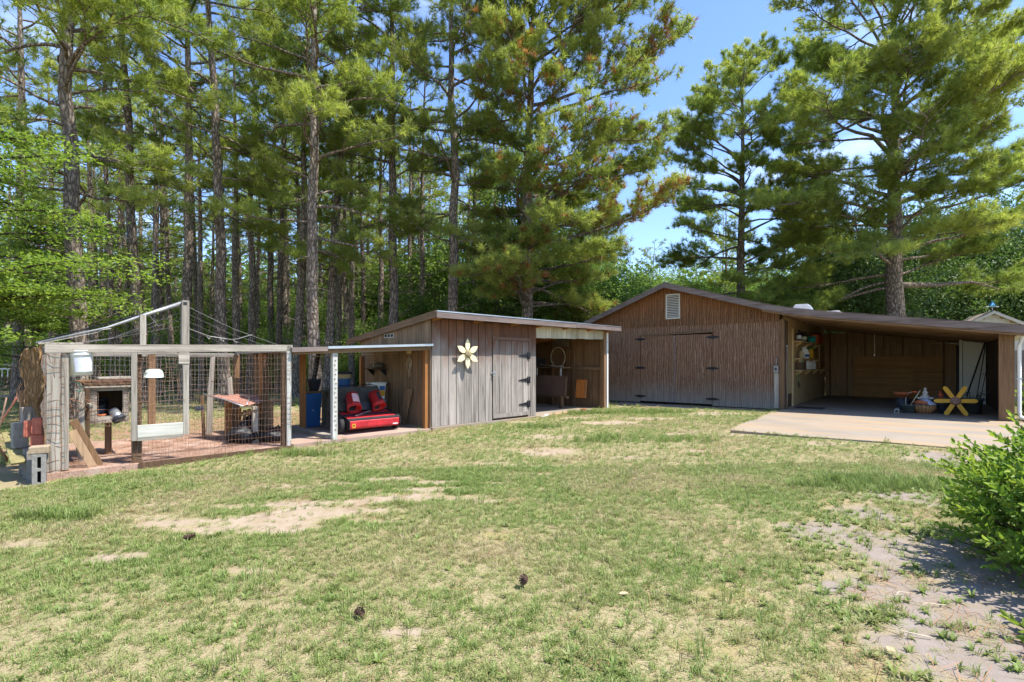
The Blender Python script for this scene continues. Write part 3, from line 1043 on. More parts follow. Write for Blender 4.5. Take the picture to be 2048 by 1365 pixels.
# broadleaf understory
SH = [shrub_meshes('under_a', 61, (1.5, 1.4, 1.5), 1.6, 150, 60, .10, M_leaf, .42),
      shrub_meshes('under_b', 62, (1.9, 1.7, 1.2), 1.25, 160, 60, .10, M_leaf, .40),
      shrub_meshes('under_c', 63, (1.6, 1.6, 2.6), 3.0, 210, 60, .11, M_leaf, .5, stems=3)]
DK = [shrub_meshes('ever_a', 71, (2.4, 2.3, 3.0), 3.1, 300, 70, .12, M_leafdark, .55, stems=4),
      shrub_meshes('ever_b', 72, (2.9, 2.6, 2.6), 2.6, 320, 70, .12, M_leafdark, .55, stems=5)]
TL = [shrub_meshes('gum', 81, (2.0, 2.0, 4.6), 6.4, 330, 55, .13, M_leaf, .55, stems=1, trunk_r=.12)]
und = [(20, 38, 2, 1.4), (110, 42, 2, 1.5), (170, 36, 2, 1.3), (225, 39, 2, 1.4), (275, 35, 2, 1.2), (350, 30, 0, 1.2), (405, 28, 1, 1.1), (500, 37, 2, 1.3), (535, 30, 0, 1.2), (640, 37, 2, 1.4), (720, 39, 2, 1.5), (585, 33, 2, 1.1), (625, 31, 2, 1.1), (560, 27, 0, 1.0), (470, 29, 1, 1.1), (430, 31, 0, 1.2), (520, 33, 2, .9), (610, 26, 1, .9), (650, 28, 0, 1.0), (700, 25, 1, .8), (740, 27, 0, 1.1), (690, 31, 2, 1.0),
       (250, 31, 0, 1.1), (330, 33, 1, 1.2), (200, 29, 1, 1.0), (140, 31, 2, 1.0), (90, 29, 0, 1.0), (30, 33, 2, 1.1), (-30, 29, 1, 1.2), (380, 36, 2, 1.2), (300, 40, 2, 1.4), (450, 42, 2, 1.5), (575, 41, 2, 1.4),
       (800, 25, 0, 1.2), (850, 24, 2, 1.0), (920, 23.5, 1, 1.3), (960, 24.5, 2, 1.15), (1010, 23.5, 2, 1.1), (1075, 24, 2, 1.25), (1130, 23.0, 2, 1.0), (1180, 25, 2, 1.2), (1120, 27, 2, 1.5), (1220, 27, 2, 1.3), (1260, 29, 0, 1.7),
       (890, 29, 2, 1.5), (820, 32, 2, 1.5), (760, 34, 2, 1.4), (1320, 31, 2, 1.2), (1390, 34, 2, 1.3), (1540, 33, 2, 1.2), (1590, 30, 0, 1.5), (1450, 36, 2, 1.4)]
for (u, Y, vi, s), (od, zn) in zip(und, place_words([q[0] for q in und])):
    put_tree('understory_shrub', *SH[vi], upos(u, Y), rng.uniform(0, 6.28), s * rng.uniform(.9, 1.1), (0, 0), od + ' of the leafy green sapling clumps behind ' + zn, 'leafy saplings at the edge of the woods', 'shrub')
THK = [(1660, 27, 0, 1.0), (1735, 24.5, 1, 1.05), (1790, 28.5, 0, 1.2), (1850, 30, 1, 1.25), (1905, 29.5, 0, 1.25), (1965, 30.5, 1, 1.35), (2030, 30, 0, 1.3), (2100, 31, 1, 1.4), (2160, 32, 0, 1.4), (1615, 30, 1, 1.0)]
for (u, Y, vi, s), (od, zn) in zip(THK, place_words([q[0] for q in THK])):
    put_tree('evergreen_thicket', *DK[vi], upos(u, Y + 1.5), rng.uniform(0, 6.28), (s * 1.15, s * 1.15, s * 1.5), (0, 0), od + ' of the tall dark green thickets behind ' + zn, 'dark thickets behind the carport', 'shrub')
put_tree('sweetgum_tree', *TL[0], upos(1035, 24.5), .6, 1.12, (0, 0), 'narrow broadleaf tree with small round leaves behind the brown-clumped pine', None)
TL.append(shrub_meshes('gum_b', 82, (2.6, 2.5, 3.8), 6.0, 300, 55, .15, M_leaf, .65, stems=1, trunk_r=.12))
MID = [(60, 40), (135, 44), (262, 43), (335, 46), (430, 42), (530, 44), (600, 47), (690, 42), (792, 38), (868, 33), (935, 33), (1000, 29), (1095, 31), (1150, 28), (1212, 33), (1285, 36), (1365, 40), (1530, 38), (1600, 34), (1680, 33), (1760, 36), (1940, 35), (2040, 36)]
for i, ((u, Y), (od, zn)) in enumerate(zip(MID, place_words([q[0] for q in MID]))):
    put_tree('broadleaf_tree', *TL[(i + 1) % 2], upos(u, Y), rng.uniform(0, 6.28), rng.uniform(.85, 1.2) * (.8 if u > 1220 else 1), (0, 0), od + ' of the bright mid-height broadleaf trees behind ' + zn, 'mid-height broadleaf trees in the woods')
# the far wood that closes the view
g = np.random.default_rng(5)
fw = MB()
FP, FN, FT = [], [], []
nn_ = 70000
ang = g.uniform(-1.05, 1.05, nn_)
dist = g.uniform(54, 68, nn_)
fx, fy = dist * np.sin(ang) * 1.25, dist * np.cos(ang)
topz = 8.0 + 5.0 * vnoise(fx + 200, fy, .16) + 3.0 * vnoise(fx, fy + 90, .5)
fz = topz * g.random(nn_) ** 1.15
V, F, T = leaves(np.stack([fx, fy, fz], 1), nrm(g.normal(size=(nn_, 3)) + np.array([0, -.5, .5])), np.clip(vnoise(fx, fz * 3, .35) * .8 + g.normal(size=nn_) * .12, 0, 1), .62, .7, g)
o = bpy.data.objects.new('far_woods', np_mesh('far_woods', V, F, M_leaf, T))
COL.objects.link(o)
tag(o, 'hazy green mass of far-off woodland between the trunks', 'woods', kind='stuff')

# dogwood at the left edge: flat layered sprays
g = np.random.default_rng(91)
C, paths = [], []
base = np.array([0, 0, -.1])
top = np.array([.3, .1, 6.2])
trk = np.array([base, [.15, .05, 1.8], [.1, -.1, 3.6], top])
paths.append((trk, np.array([.13, .10, .07, .02])))
for i in range(62):
    z = g.uniform(1.3, 6.0)
    a = g.uniform(0, 6.283)
    L = g.uniform(1.6, 3.4) * (1 - .35 * max(0, z - 3.8) / 2.2)
    p0 = np.array([np.interp(z, trk[:, 2], trk[:, j]) for j in range(3)])
    n = 6
    pts = [p0]
    e = g.uniform(.05, .35)
    for k in range(n - 1):
        pts.append(pts[-1] + L / (n - 1) * np.array([math.cos(a), math.sin(a), e]))
        a += g.normal() * .15
        e -= .07
    pts = np.array(pts)
    paths.append((pts, np.linspace(.028, .005, n)))
    for k in range(1, n):
        for _ in range(5):
            s = g.uniform(.1, .55) * (1.1 - .1 * k)
            b_ = g.uniform(0, 6.28)
            C.append(pts[k] + np.array([math.cos(b_) * s, math.sin(b_) * s, g.normal() * .05]))
C = np.array(C)
k = g.poisson(15, len(C))
own = np.repeat(np.arange(len(C)), k)
P = C[own] + g.normal(size=(len(own), 3)) * np.array([.17, .17, .05])
Nn = nrm(g.normal(size=(len(own), 3)) * .35 + np.array([0, 0, .8]))
V, F, T = leaves(P, Nn, np.clip(g.uniform(.2, .8, len(C))[own] + g.normal(size=len(own)) * .2, 0, 1), .095, .55, g, .35)
v, f = tubes(paths, 7)
DG = (np_mesh('dogwood_trunk', v, f, M_twig, smooth=True), np_mesh('dogwood_leaves', V, F, M_dog, T))
put_tree('dogwood_tree', *DG, (-11.9, 11.0, -.1), 2.2, 1.14, (0, 0), 'bright green dogwood with layered leafy sprays at the left edge', None)
put_tree('dogwood_tree', *DG, upos(60, 17.5), .9, 1.15, (0, 0), 'darker dogwood standing behind the bright one at the left edge', None)

# ------------------------------------------------------------------ the weathered shed
sh = thing('wooden_shed', 'weathered grey plank shed with low sloping roof and open bay on the right', 'shed', 'A')
SHS = .126
roofz = lambda y: 2.44 - SHS * y
x = .0
pw = [.245] + [.2175] * 7
for i, wd in enumerate(pw):
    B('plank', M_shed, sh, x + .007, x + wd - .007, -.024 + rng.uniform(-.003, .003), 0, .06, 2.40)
    x += wd
for i in range(5):      # above and beside the door
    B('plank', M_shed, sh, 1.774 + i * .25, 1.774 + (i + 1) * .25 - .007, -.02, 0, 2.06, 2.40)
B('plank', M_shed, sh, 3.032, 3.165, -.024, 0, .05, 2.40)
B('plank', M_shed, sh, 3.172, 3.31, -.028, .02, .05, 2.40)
B('backing_wall', M_dark, sh, .03, 3.28, .004, .03, .06, 2.40)
B('door_header', wood('door_header', (.20, .12, .08), (.09, .05, .035), 'x'), sh, 1.76, 3.03, -.05, -.022, 1.99, 2.07, bevel=.004)
dr = B('door', M_dark, sh, 1.785, 3.02, -.012, -.001, .09, 1.985)
for i in range(6):
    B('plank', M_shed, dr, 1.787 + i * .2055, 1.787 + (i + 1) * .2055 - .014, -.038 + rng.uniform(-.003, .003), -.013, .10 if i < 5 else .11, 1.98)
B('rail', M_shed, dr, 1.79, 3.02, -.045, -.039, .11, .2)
for z in (1.617, 1.0, .388):
    h = MB()
    h.prism([(2.66, z - .008), (2.66, z + .008), (2.96, z + .05), (2.97, z - .05)], -.052, -.042)
    h.box(2.965, 3.075, -.054, -.042, z - .085, z + .085)
    h.tube([(2.985, -.056, z - .09), (2.985, -.056, z + .09)], .012, 8)
    h.build('hinge', M_blackmetal, dr)
pk = MB().box(1.76, 1.80, -.075, -.045, 1.13, 1.18)
pk.tube([(1.765, -.06, 1.18), (1.765, -.06, 1.215), (1.78, -.06, 1.23), (1.795, -.06, 1.215), (1.795, -.06, 1.18)], .005, 6)
pk.box(1.72, 1.86, -.05, -.043, 1.19, 1.215)
pk.build('padlock', M_metal, dr)
# left side wall
nsp = 14
for i in range(nsp):
    y0, y1 = i * 2.97 / nsp, (i + 1) * 2.97 / nsp
    z1a, z1b = roofz(y0) - .02, roofz(y1) - .02
    MB().prism([(y0 + .003, .06), (y1 - .003, .06), (y1 - .003, z1b), (y0 + .003, z1a)], -.024 + rng.uniform(-.003, .002), .0, 'x').build('side_plank', M_shedside, sh)
MB().prism([(0.02, .06), (2.95, .06), (2.95, roofz(2.95) - .03), (0.02, roofz(0.02) - .03)], .003, .03, 'x').build('side_backing', M_dark, sh)
vt = MB()
vt.box(-.04, -.027, 1.42, 1.84, 2.03, 2.045).box(-.04, -.027, 1.42, 1.84, 2.115, 2.13)
for q in (1.42, 1.555, 1.69, 1.825):
    vt.box(-.041, -.027, q, q + .015, 2.045, 2.115)
vt.build('wall_vent', M_trim, sh)
B('vent_hole', M_black, sh, -.031, -.026, 1.43, 1.83, 2.045, 2.115)
# rear and inner walls
B('rear_wall', M_dark, sh, .03, 6.40, 2.94, 2.97, .05, roofz(2.97) - .03)
MB().prism([(0.03, .06), (2.94, .06), (2.94, roofz(2.94) - .03), (0.03, roofz(.03) - .03)], 3.285, 3.31, 'x').build('inner_wall', M_brown, sh)
for i in range(14):
    y0, y1 = .02 + i * 2.92 / 14, .02 + (i + 1) * 2.92 / 14
    MB().prism([(y0 + .002, .06), (y1 - .002, .06), (y1 - .002, roofz(y1) - .03), (y0 + .002, roofz(y0) - .03)], 6.44, 6.464, 'x').build('end_plank', M_brown, sh)
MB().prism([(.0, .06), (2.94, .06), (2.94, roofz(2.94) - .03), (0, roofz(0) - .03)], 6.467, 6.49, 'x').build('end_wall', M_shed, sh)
for y in (.02, 1.1, 2.0, 2.85):
    B('stud', M_brown, sh, 6.35, 6.438, y, y + .09, .06, roofz(y + .09) - .04)
B('rail', M_browny, sh, 6.36, 6.437, .115, 1.095, 1.22, 1.30)
B('rail', M_browny, sh, 6.36, 6.437, 1.195, 2.0, 1.86, 1.92)
B('shelf', M_browny, sh, 5.80, 6.345, 1.2, 2.9, 1.26, 1.30)
B('shelf_post', M_white_post, sh, 5.81, 5.85, 1.2, 1.24, 1.0, 1.258)
B('shelf_post', M_white_post, sh, 5.81, 5.85, 2.2, 2.24, 1.0, 1.258)
B('bay_post', M_brown, sh, 6.33, 6.43, -.06, .015, .05, 2.40)
B('white_post', M_white, sh, 6.47, 6.535, -.07, -.005, .0, 2.40)
# valance over the bay
nv = 15
for i in range(nv):
    x0 = 3.315 + i * 3.14 / nv
    B('valance_board', M_val, sh, x0 + .003, x0 + 3.14 / nv - .003, -.03 + rng.uniform(-.004, .004), -.008, 2.085 + i * .004 + rng.uniform(-.006, .006), 2.40)
B('valance_backing', M_dark, sh, 3.315, 6.45, -.006, .02, 2.12, 2.40)
# roof
rf = MB().prism([(-.33, roofz(-.33) + .005), (3.55, roofz(3.55) + .005), (3.55, roofz(3.55) + .055), (-.33, roofz(-.33) + .055)], -.10, 6.78, 'x').build('roof', M_roll, sh)
MB().prism([(-.326, roofz(-.326) - .02), (3.5, roofz(3.5) - .02), (3.5, roofz(3.5) + .003), (-.326, roofz(-.326) + .003)], -.08, 6.76, 'x').build('roof_deck', M_orangex, rf)
B('fascia', M_fascia, rf, -.11, 4.6, -.358, -.332, 2.385, 2.51)
B('fascia', M_fascia, rf, 4.605, 6.8, -.36, -.333, 2.395, 2.505)
B('drip_edge', M_metal, rf, -.11, 6.8, -.366, -.32, 2.513, 2.535)
MB().prism([(-.33, roofz(-.33) - .09), (3.56, roofz(3.56) - .09), (3.56, roofz(3.56) + .06), (-.33, roofz(-.33) + .06)], -.127, -.102, 'x').build('rake_board', M_browny, rf)
for xx in (0.02, 1.2, 2.4, 3.3, 4.4, 5.5, 6.45):
    MB().prism([(-.32, roofz(-.32) - .1), (2.9, roofz(2.9) - .1), (2.9, roofz(2.9) - .022), (-.32, roofz(-.32) - .022)], xx, xx + .04, 'x').build('rafter', M_orangex, rf)

# daisy on the shed wall
fl = thing('wall_flower', 'pale yellow wooden flower with six petals hanging on the grey shed wall', 'wall decoration', 'A', (.91, -.135, 1.64))
for i in range(6):
    a = R(90 + 60 * i)
    m3 = Matrix.Rotation(a, 3, 'Y')
    pts = [(.07, -.02), (.14, -.062), (.23, -.066), (.30, -.03), (.345, 0), (.30, .03), (.23, .066), (.14, .062), (.07, .02)]
    k = MB()
    q = [m3 @ Vector((p[0], 0, p[1])) for p in pts]
    k.prism([(p.x, p.z) for p in q], -.012 + .004 * (i % 2), .004 + .004 * (i % 2))
    k.build('petal', M_paleyellow, fl, .003)
MB().lathe([(.088, 0), (.088, .02), (.07, .035), (.03, .045), (.004, .047)], 20, (0, -.014, 0), Matrix.Rotation(R(90), 3, 'X')).build('centre', plain('weathered_centre', (.30, .24, .13), .9, var=.5, sc=30), fl)
B('stand_off', M_dark, fl, -.02, .02, .006, .112, -.02, .02)

# things in the open bay
hp = thing('wire_hoop', 'pale thin hoop standing on the shelf in the open bay', 'hoop', 'A', (6.15, 1.6, 1.305), R(8))
MB().tube([(0, .27 * math.cos(a), .31 + .31 * math.sin(a)) for a in np.linspace(0, 2 * math.pi, 30)], .011, 6).build('ring', M_rope, hp)
bx = thing('black_crate', 'black open box on the bay shelf at its left end', 'box', 'A', (6.05, 2.45, 1.305))
mb = MB().box(-.2, .2, -.22, .22, 0, .02).box(-.2, -.18, -.22, .22, .02, .28).box(.18, .2, -.22, .22, .02, .28).box(-.18, .18, -.22, -.2, .02, .28).box(-.18, .18, .2, .22, .02, .28)
mb.build('box', M_black, bx)
tool = MB().tube([(5.95, .0, 0), (5.95, .5, .03), (5.9, .9, .07)], .012, 6)
tl = thing('tool_handle', 'long pale tool handle lying across the bay shelf', 'tool', 'A', (0, 1.3, 1.32))
tool.build('handle', M_rope, tl)
B('head', M_metal, tl, 5.85, 6.0, -.06, .02, -.01, .03)
gp = thing('grey_sheet', 'grey sheet tucked against the studs above the bay shelf', 'panel', 'A', (6.30, 1.3, 1.93))
B('sheet', M_greyboard, gp, 0, .02, 0, .65, 0, .30, bevel=.002)
B('edge_strip', M_brown, gp, -.006, -.001, 0, .65, 0, .03)
for lab, mat, x0, y0, y1, z0, z1, rx in [
        ('wide brown hardboard sheet leaning across the open bay', M_brownmasonite, 5.55, .78, 2.75, .42, 1.04, .10),
        ('small brown hardboard sheet leaning low in the left of the bay', M_brownmasonite, 4.85, 1.55, 2.15, .06, .52, .18),
        ('narrow brown board leaning behind the small hardboard in the bay', M_brownmasonite, 5.25, 1.95, 2.30, .06, .86, .15),
        ('bright orange square board leaning on the bay end wall', M_orangeboard, 6.05, .42, .82, .36, .92, .12)]:
    o = thing('leaning_board', lab, 'board', 'A', (x0, 0, z0))
    MB().box(0, .014, y0, y1, 0, z1 - z0, rot=(0, rx, 0), piv=(0, y0, 0)).build('board', mat, o, .002)
    MB().box(-.02, -.003, y0 + .02, y0 + .05, .0, (z1 - z0) * .9, rot=(0, rx, 0), piv=(0, y0, 0)).build('edge_batten', M_brown, o)
sw = thing('saw_horse', 'low wooden trestle holding the hardboard sheets in the bay', 'trestle', 'A', (5.6, 0, .055))
B('beam', M_brown, sw, -.06, .06, .95, 1.05, .0, .36)
B('beam', M_browny, sw, .02, .10, .8, 2.7, .30, .36)
B('beam', M_brown, sw, -.06, .06, 2.5, 2.6, .0, .36)
bn = thing('plastic_tub', 'blue grey plastic tub on the floor at the left of the bay', 'tub', 'A', (4.25, 1.55, .056))
mb = MB()
mb.prism([(-.2, 0), (.2, 0), (.24, .26), (-.24, .26)], -.16, .16).build('tub', M_blue, bn, .01)
B('lid', M_plastic_white, bn, -.25, .25, -.18, .18, .262, .29, bevel=.008)
st = thing('orange_stick', 'orange handled stick leaning inside the left of the bay', 'stick', 'A', (4.6, 1.9, .06))
MB().tube([(-.4, .25, .25), (.1, .0, .62)], .016, 6).build('shaft', M_orangeboard, st)
MB().tube([(-.55, .325, .14), (-.4, .25, .25)], .02, 6).build('tip', M_black, st)
bk = thing('brick', 'single pale red brick lying on the bay sill', 'brick', 'A', (5.35, -.02, .057), R(6))
mb = MB().box(-.1, .1, -.05, .05, 0, .062)
mb.build('brick_body', M_brick, bk, .006)
for q in (-.06, 0, .06):
    MB().lathe([(.016, .0625), (.016, .0645), (.002, .0646)], 10, (q, 0, 0)).build('core_hole', M_black, bk)
pb = thing('scrap_board', 'short pale scrap board lying at the foot of the divider post', 'board', 'A', (3.5, -.16, .02), R(20))
B('board', M_white_post, pb, -.15, .2, -.05, .05, .02, .045, rot=(0, -.12, 0), bevel=.003)
B('nail_strip', M_wire, pb, -.1, .1, -.01, .01, .05, .056)

# ------------------------------------------------------------------ the lean-to
lt = thing('lean_to', 'low lean-to roof on white posts between the pen and the shed', 'lean-to', 'A')
lz = lambda x: 1.79 + .045 * x
def slopebar(name, mat, x0, x1, y0, y1, dz0, dz1, par):
    return MB().prism([(x0, lz(x0) + dz0), (x1, lz(x1) + dz0), (x1, lz(x1) + dz1), (x0, lz(x0) + dz1)], y0, y1).build(name, mat, par)
slopebar('front_beam', M_brownx, -2.95, -.03, -.045, -.003, -.075, .025, lt)
slopebar('rear_beam', M_brownx, -2.95, -.03, 1.9, 1.94, -.075, .025, lt)
rfl = slopebar('roof', M_roll, -3.0, -.028, -.1, 2.5, .028, .05, lt)
slopebar('drip_edge', M_metal, -2.35, -.02, -.115, -.102, .01, .056, rfl)
slopebar('edge_board', M_fascia, -3.0, -2.36, -.12, -.102, -.03, .045, rfl)
for xx in (-2.9, -2.2, -1.5, -.8):
    B('rafter', M_browny, rfl, xx, xx + .04, .0, 2.4, lz(xx) - .05, lz(xx) + .026)
B('front_post', M_white_post, lt, -2.235, -2.14, -.05, .045, -.02, lz(-2.2) - .076, bevel=.004)
for i, z in enumerate(np.arange(.2, 1.62, .085)):
    B('staple', M_wire, lt, -2.20 + .012 * math.sin(i * 2.1), -2.17 + .012 * math.sin(i * 2.1), -.056, -.051, z, z + .018)
B('rear_post', M_orange, lt, -2.04, -1.94, 1.80, 1.90, -.02, lz(-2) - .076)
B('rear_post', M_brown, lt, -2.93, -2.84, 1.9, 1.98, -.05, lz(-2.9) - .03)
B('wall_post', M_orange, lt, -.115, -.03, .05, .14, .03, lz(-.1) - .076)
B('wall_post', M_orange, lt, -.11, -.03, 2.82, 2.9, .03, 1.6)
B('kerb_timber', M_peny, lt, -2.28, -2.12, .1, 1.75, .03, .10)
slopebar('tie_line', M_rope, -2.0, -.05, 1.2, 1.206, -.13, -.124, lt)


def bucket(name, lab, par_loc, r, h, mat, rotm, label_mat=None, fr='A', rz=0., rim=True, handle=True, lab_a=(-.9, .9), cat='bucket', group=None):
    o = thing(name, lab, cat, fr, par_loc, rz, group)
    prof = [(r * .86, 0), (r * .97, h * .8), (r * 1.03, h * .82), (r * 1.03, h * .86), (r * .99, h * .88), (r * 1.0, h * .95), (r * 1.05, h * .955), (r * 1.05, h), (r * .96, h), (r * .82, .02), (.001, .02)]
    b_ = MB().lathe(prof, 28, (0, 0, 0), rotm).build('shell', mat, o)
    if label_mat:
        lm = MB()
        vs, fs = [], []
        n = 14
        for j, zz in enumerate((h * .14, h * .72)):
            rr = r * (.86 + .11 * zz / (h * .8)) + .002
            for i in range(n):
                a = lab_a[0] + (lab_a[1] - lab_a[0]) * i / (n - 1) - math.pi / 2
                vs.append(rotm @ Vector((rr * math.cos(a), rr * math.sin(a), zz)))
        fs = [(i, i + 1, n + i + 1, n + i) for i in range(n - 1)]
        lm.add(vs, fs, True).build('paper_label', label_mat, o)
    if handle:
        MB().tube([rotm @ Vector((r * 1.06 * math.cos(a), r * .5 * math.sin(a) * -1, h * .86 + .1 * math.sin(a))) for a in np.linspace(0, math.pi, 12)], .003, 5).build('wire_handle', M_greywire, o)
    return o


I3 = Matrix.Identity(3)
# lawn sweeper
ls = thing('lawn_sweeper', 'red tow-behind lawn sweeper with black side wheels under the lean-to', 'lawn sweeper', 'A', (-1.16, .66, .032))
prof = [(-.34, .10), (-.37, .14), (-.37, .255), (-.33, .285), (-.12, .33), (-.10, .345), (.12, .40), (.32, .40), (.36, .33), (.36, .12)]
MB().prism(prof, -.56, .56, 'x').build('housing', M_red, ls, .012)
for s in (-1, 1):
    pr = [(-.37, .09), (-.385, .15), (-.385, .26), (-.33, .3), (-.1, .36), (.12, .415), (.33, .415), (.375, .33), (.375, .09)]
    MB().prism(pr, .563 * s, .578 * s, 'x').build('end_plate', M_blackmetal, ls, .003)
    wl = MB().lathe([(.03, -.045), (.155, -.045), (.165, -.03), (.165, .03), (.155, .045), (.03, .045)], 30, (.635 * s, -.08, .165), Matrix.Rotation(R(90), 3, 'Y')).build('wheel', M_rubber, ls)
    MB().lathe([(.02, -.05), (.09, -.05), (.09, .05), (.02, .05)], 20, (.637 * s, -.08, .165), Matrix.Rotation(R(90), 3, 'Y'), True).build('hub', M_char, wl)
for (ya, za, yb, zb) in [(-.36, .268, -.31, .30), (-.12, .338, -.08, .358)]:
    MB().prism([(ya, za), (yb, zb), (yb, zb + .014), (ya, za + .014)], -.556, .556, 'x').build('black_seam', M_blackmetal, ls)
MB().bar((-.35, -.2, .345), (.42, .22, .44), .035, .02).build('draw_bar', M_greywire, ls)
MB().bar((.28, .1, .41), (.46, .3, .52), .05, .03).build('hitch', M_blackmetal, ls)
B('warning_sticker', M_yellow, ls, -.51, -.44, -.3735, -.3705, .13, .21)
B('sticker_mark', M_black, ls, -.49, -.46, -.3755, -.3736, .155, .19)
B('maker_plate', M_white, ls, .40, .52, -.373, -.3705, .135, .155)
hp_ = MB()
hp_.prism([(.10, .42), (.56, .33), (.80, .40), (.62, .87), (.42, .90)], -.52, .52, 'x')
hp_.build('hopper', M_hop, ls, .02)
MB().tube([(-.53, .36, .42), (-.53, .5, .9), (-.4, .52, .925), (.4, .52, .925), (.53, .5, .9), (.53, .36, .42)], .012, 6).build('hopper_frame', M_blackmetal, ls)
B('hopper_net', M_black, ls, -.45, .5, .06, .10, .42, .58, rot=(-.35, 0, 0))
tilt = Matrix.Rotation(R(118), 3, 'X') @ Matrix.Rotation(R(15), 3, 'Z')
bucket('red_bucket', 'red bucket with faded pink label lying tipped on the sweeper hopper, left one', (-1.42, .80, .78), .14, .36, M_redbucket, Matrix.Rotation(R(10), 3, 'Y') @ Matrix.Rotation(R(142), 3, 'X'), M_pinklabel, lab_a=(2.25, 3.7), handle=False)
bucket('red_bucket', 'red bucket with dark band lying tipped on the sweeper hopper, right one', (-.92, .80, .79), .14, .36, M_redbucket, Matrix.Rotation(R(-4), 3, 'Y') @ Matrix.Rotation(R(142), 3, 'X'), M_black, lab_a=(2.7, 3.3), handle=False)
# blue bin and what is stacked there
bb = thing('blue_bin', 'tall blue rectangular bin behind the rear lean-to post', 'bin', 'A', (-1.70, 2.14, .032), R(4))
MB().prism([(-.18, 0), (.16, 0), (.2, .74), (-.2, .74)], -.14, .14).build('tub', M_blue, bb, .015)
B('rim', M_brown, bb, -.215, .215, -.155, .155, .742, .785, bevel=.006)
B('handle_mark', M_plastic_white, bb, -.035, .0, -.149, -.143, .36, .37)
gb = thing('grey_leaning_board', 'grey board leaning between the blue bin and the sweeper', 'board', 'A', (-1.52, 1.42, .032))
MB().prism([(-.16, 0), (.19, 0), (.22, .76), (-.08, .80)], 0, .02).build('board', M_greyboard, gb, .003)
B('edge_batten', M_dark, gb, -.14, .18, .021, .05, .3, .36)
cont = bucket('feed_tub', 'tan tub with blue lettering band and dark lid on top of the hopper stack', (-1.0, 2.05, .82), .2, .36, M_tan, I3, M_blue, lab_a=(-.9, .9), cat='tub', handle=False)
MB().lathe([(.215, .0), (.222, .02), (.222, .045), (.2, .055), (.001, .056)], 28, (0, 0, .357)).build('lid', M_char, cont)
tb = thing('storage_chest', 'dark chest under the tan tub at the rear of the lean-to', 'chest', 'A', (-1.0, 2.1, .032))
B('body', M_hop, tb, -.35, .4, -.22, .25, 0, .74, bevel=.01)
B('chest_lid', M_char, tb, -.37, .42, -.24, .27, .742, .786, bevel=.008)
bp = thing('black_flowerpot', 'black flowerpot holding up a roll of wire mesh', 'flowerpot', 'A', (-1.63, 2.12, .82))
MB().lathe([(.10, 0), (.15, .22), (.165, .22), (.165, .26), (.14, .26), (.09, .03), (.001, .03)], 22).build('pot', M_char, bp)
MB().lathe([(.138, .2), (.05, .21), (.001, .212)], 18).build('soil', M_soil, bp)
wr = thing('wire_roll', 'leaning roll of square wire mesh standing in a black flowerpot', 'wire roll', 'A', (-1.63, 2.12, 1.04))
mb = MB()
mr = Matrix.Rotation(R(10), 3, 'Y')
for zz in np.linspace(0, .68, 10):
    mb.tube([mr @ Vector((.125 * math.cos(a), .125 * math.sin(a), zz)) for a in np.linspace(0, 2 * math.pi, 15)], .003, 4, False)
for a in np.linspace(0, 2 * math.pi, 13)[:-1]:
    mb.tube([mr @ Vector((.125 * math.cos(a), .125 * math.sin(a), zz)) for zz in (0, .7)], .003, 4, False)
mb.build('mesh_roll', M_greywire, wr)
MB().tube([mr @ Vector((.0, .0, -.12)), mr @ Vector((0, 0, .7))], .05, 8).build('dark_core', M_black, wr)
for i, (z, lab, mt) in enumerate([(.032, 'lowest white pail of the stack beside the shed wall', 0), (.305, 'middle white pail of the stack beside the shed wall', 0), (.58, 'topmost white pail with blue and yellow label beside the shed wall', 1)]):
    o = thing('white_pail', lab, 'pail', 'A', (-.30, 1.75, z), R(-12), 'stack of white pails')
    k = 0.0
    hh = .265 if i < 2 else .40
    MB().prism([(-.155, 0), (.155, 0), (.185, hh), (-.185, hh)], -.17, .17).build('body', M_plastic_white, o, .02)
    B('rim', M_plastic_white, o, -.195, .195, -.182, .182, hh - .03, hh + .004, bevel=.008)
    if mt:
        B('label_top', M_blue, o, .02, .15, -.176, -.172, .22, .32)
        B('label_bottom', M_yellow, o, .02, .15, -.1755, -.1715, .09, .218)
    else:
        for q in ((.02, .022), (.15, .152)):
            B('label_line', M_char, o, q[0], q[1], -.1745, -.1715, .06, .2)
        B('label_line', M_char, o, .02, .152, -.1748, -.1715, .2, .203)
pl = thing('metal_pole', 'dark pole leaning between the white pails and the shed wall', 'pole', 'A', (-.2, 1.3, .032))
MB().bar((-.12, 0, 0), (.1, .28, .93), .05, .03).build('shaft', M_dark, pl)
B('foot', M_blackmetal, pl, -.16, -.08, -.03, .03, 0, .03)
wb = thing('wall_board', 'tapered brown board leaning on the shed side wall', 'board', 'A', (-.13, .93, .032))
MB().prism([(-.27, 0), (.13, 0), (.02, .12), (-.39, .80), (.10, .81)][0:0] + [(-.10, 0), (.20, 0), (-.15, .82), (-.40, .82)], 0, .02, 'x').build('board', wood('leaning_plank', (.28, .18, .10), (.11, .065, .035), 'z'), wb, .002)
B('edge_strip', M_dark, wb, -.006, -.001, -.02, .1, .02, .05)
ws = thing('wall_shelf', 'small dark shelf on the shed side wall with a bundle on it', 'shelf', 'A', (-.03, 2.05, 1.28))
B('board', M_dark, ws, -.22, -.0, -.38, .38, 0, .025)
for q in (-.3, .28):
    MB().prism([(0, 0), (-.18, 0), (0, -.16)], q, q + .02).build('bracket', M_blackmetal, ws)
bd = thing('cloth_bundle', 'dim bundle lying on the small shelf of the shed side wall', 'bundle', 'A', (-.13, 2.05, 1.306))
MB().tube([(0, -.28, .05), (.02, -.1, .07), (-.01, .1, .065), (0, .28, .05)], [.03, .07, .065, .03], 9).build('cloth', M_greyboard, bd)
MB().tube([(0, .02 + .0, .07), (0, .04, .07)], .074, 10).build('tie', M_rope, bd)
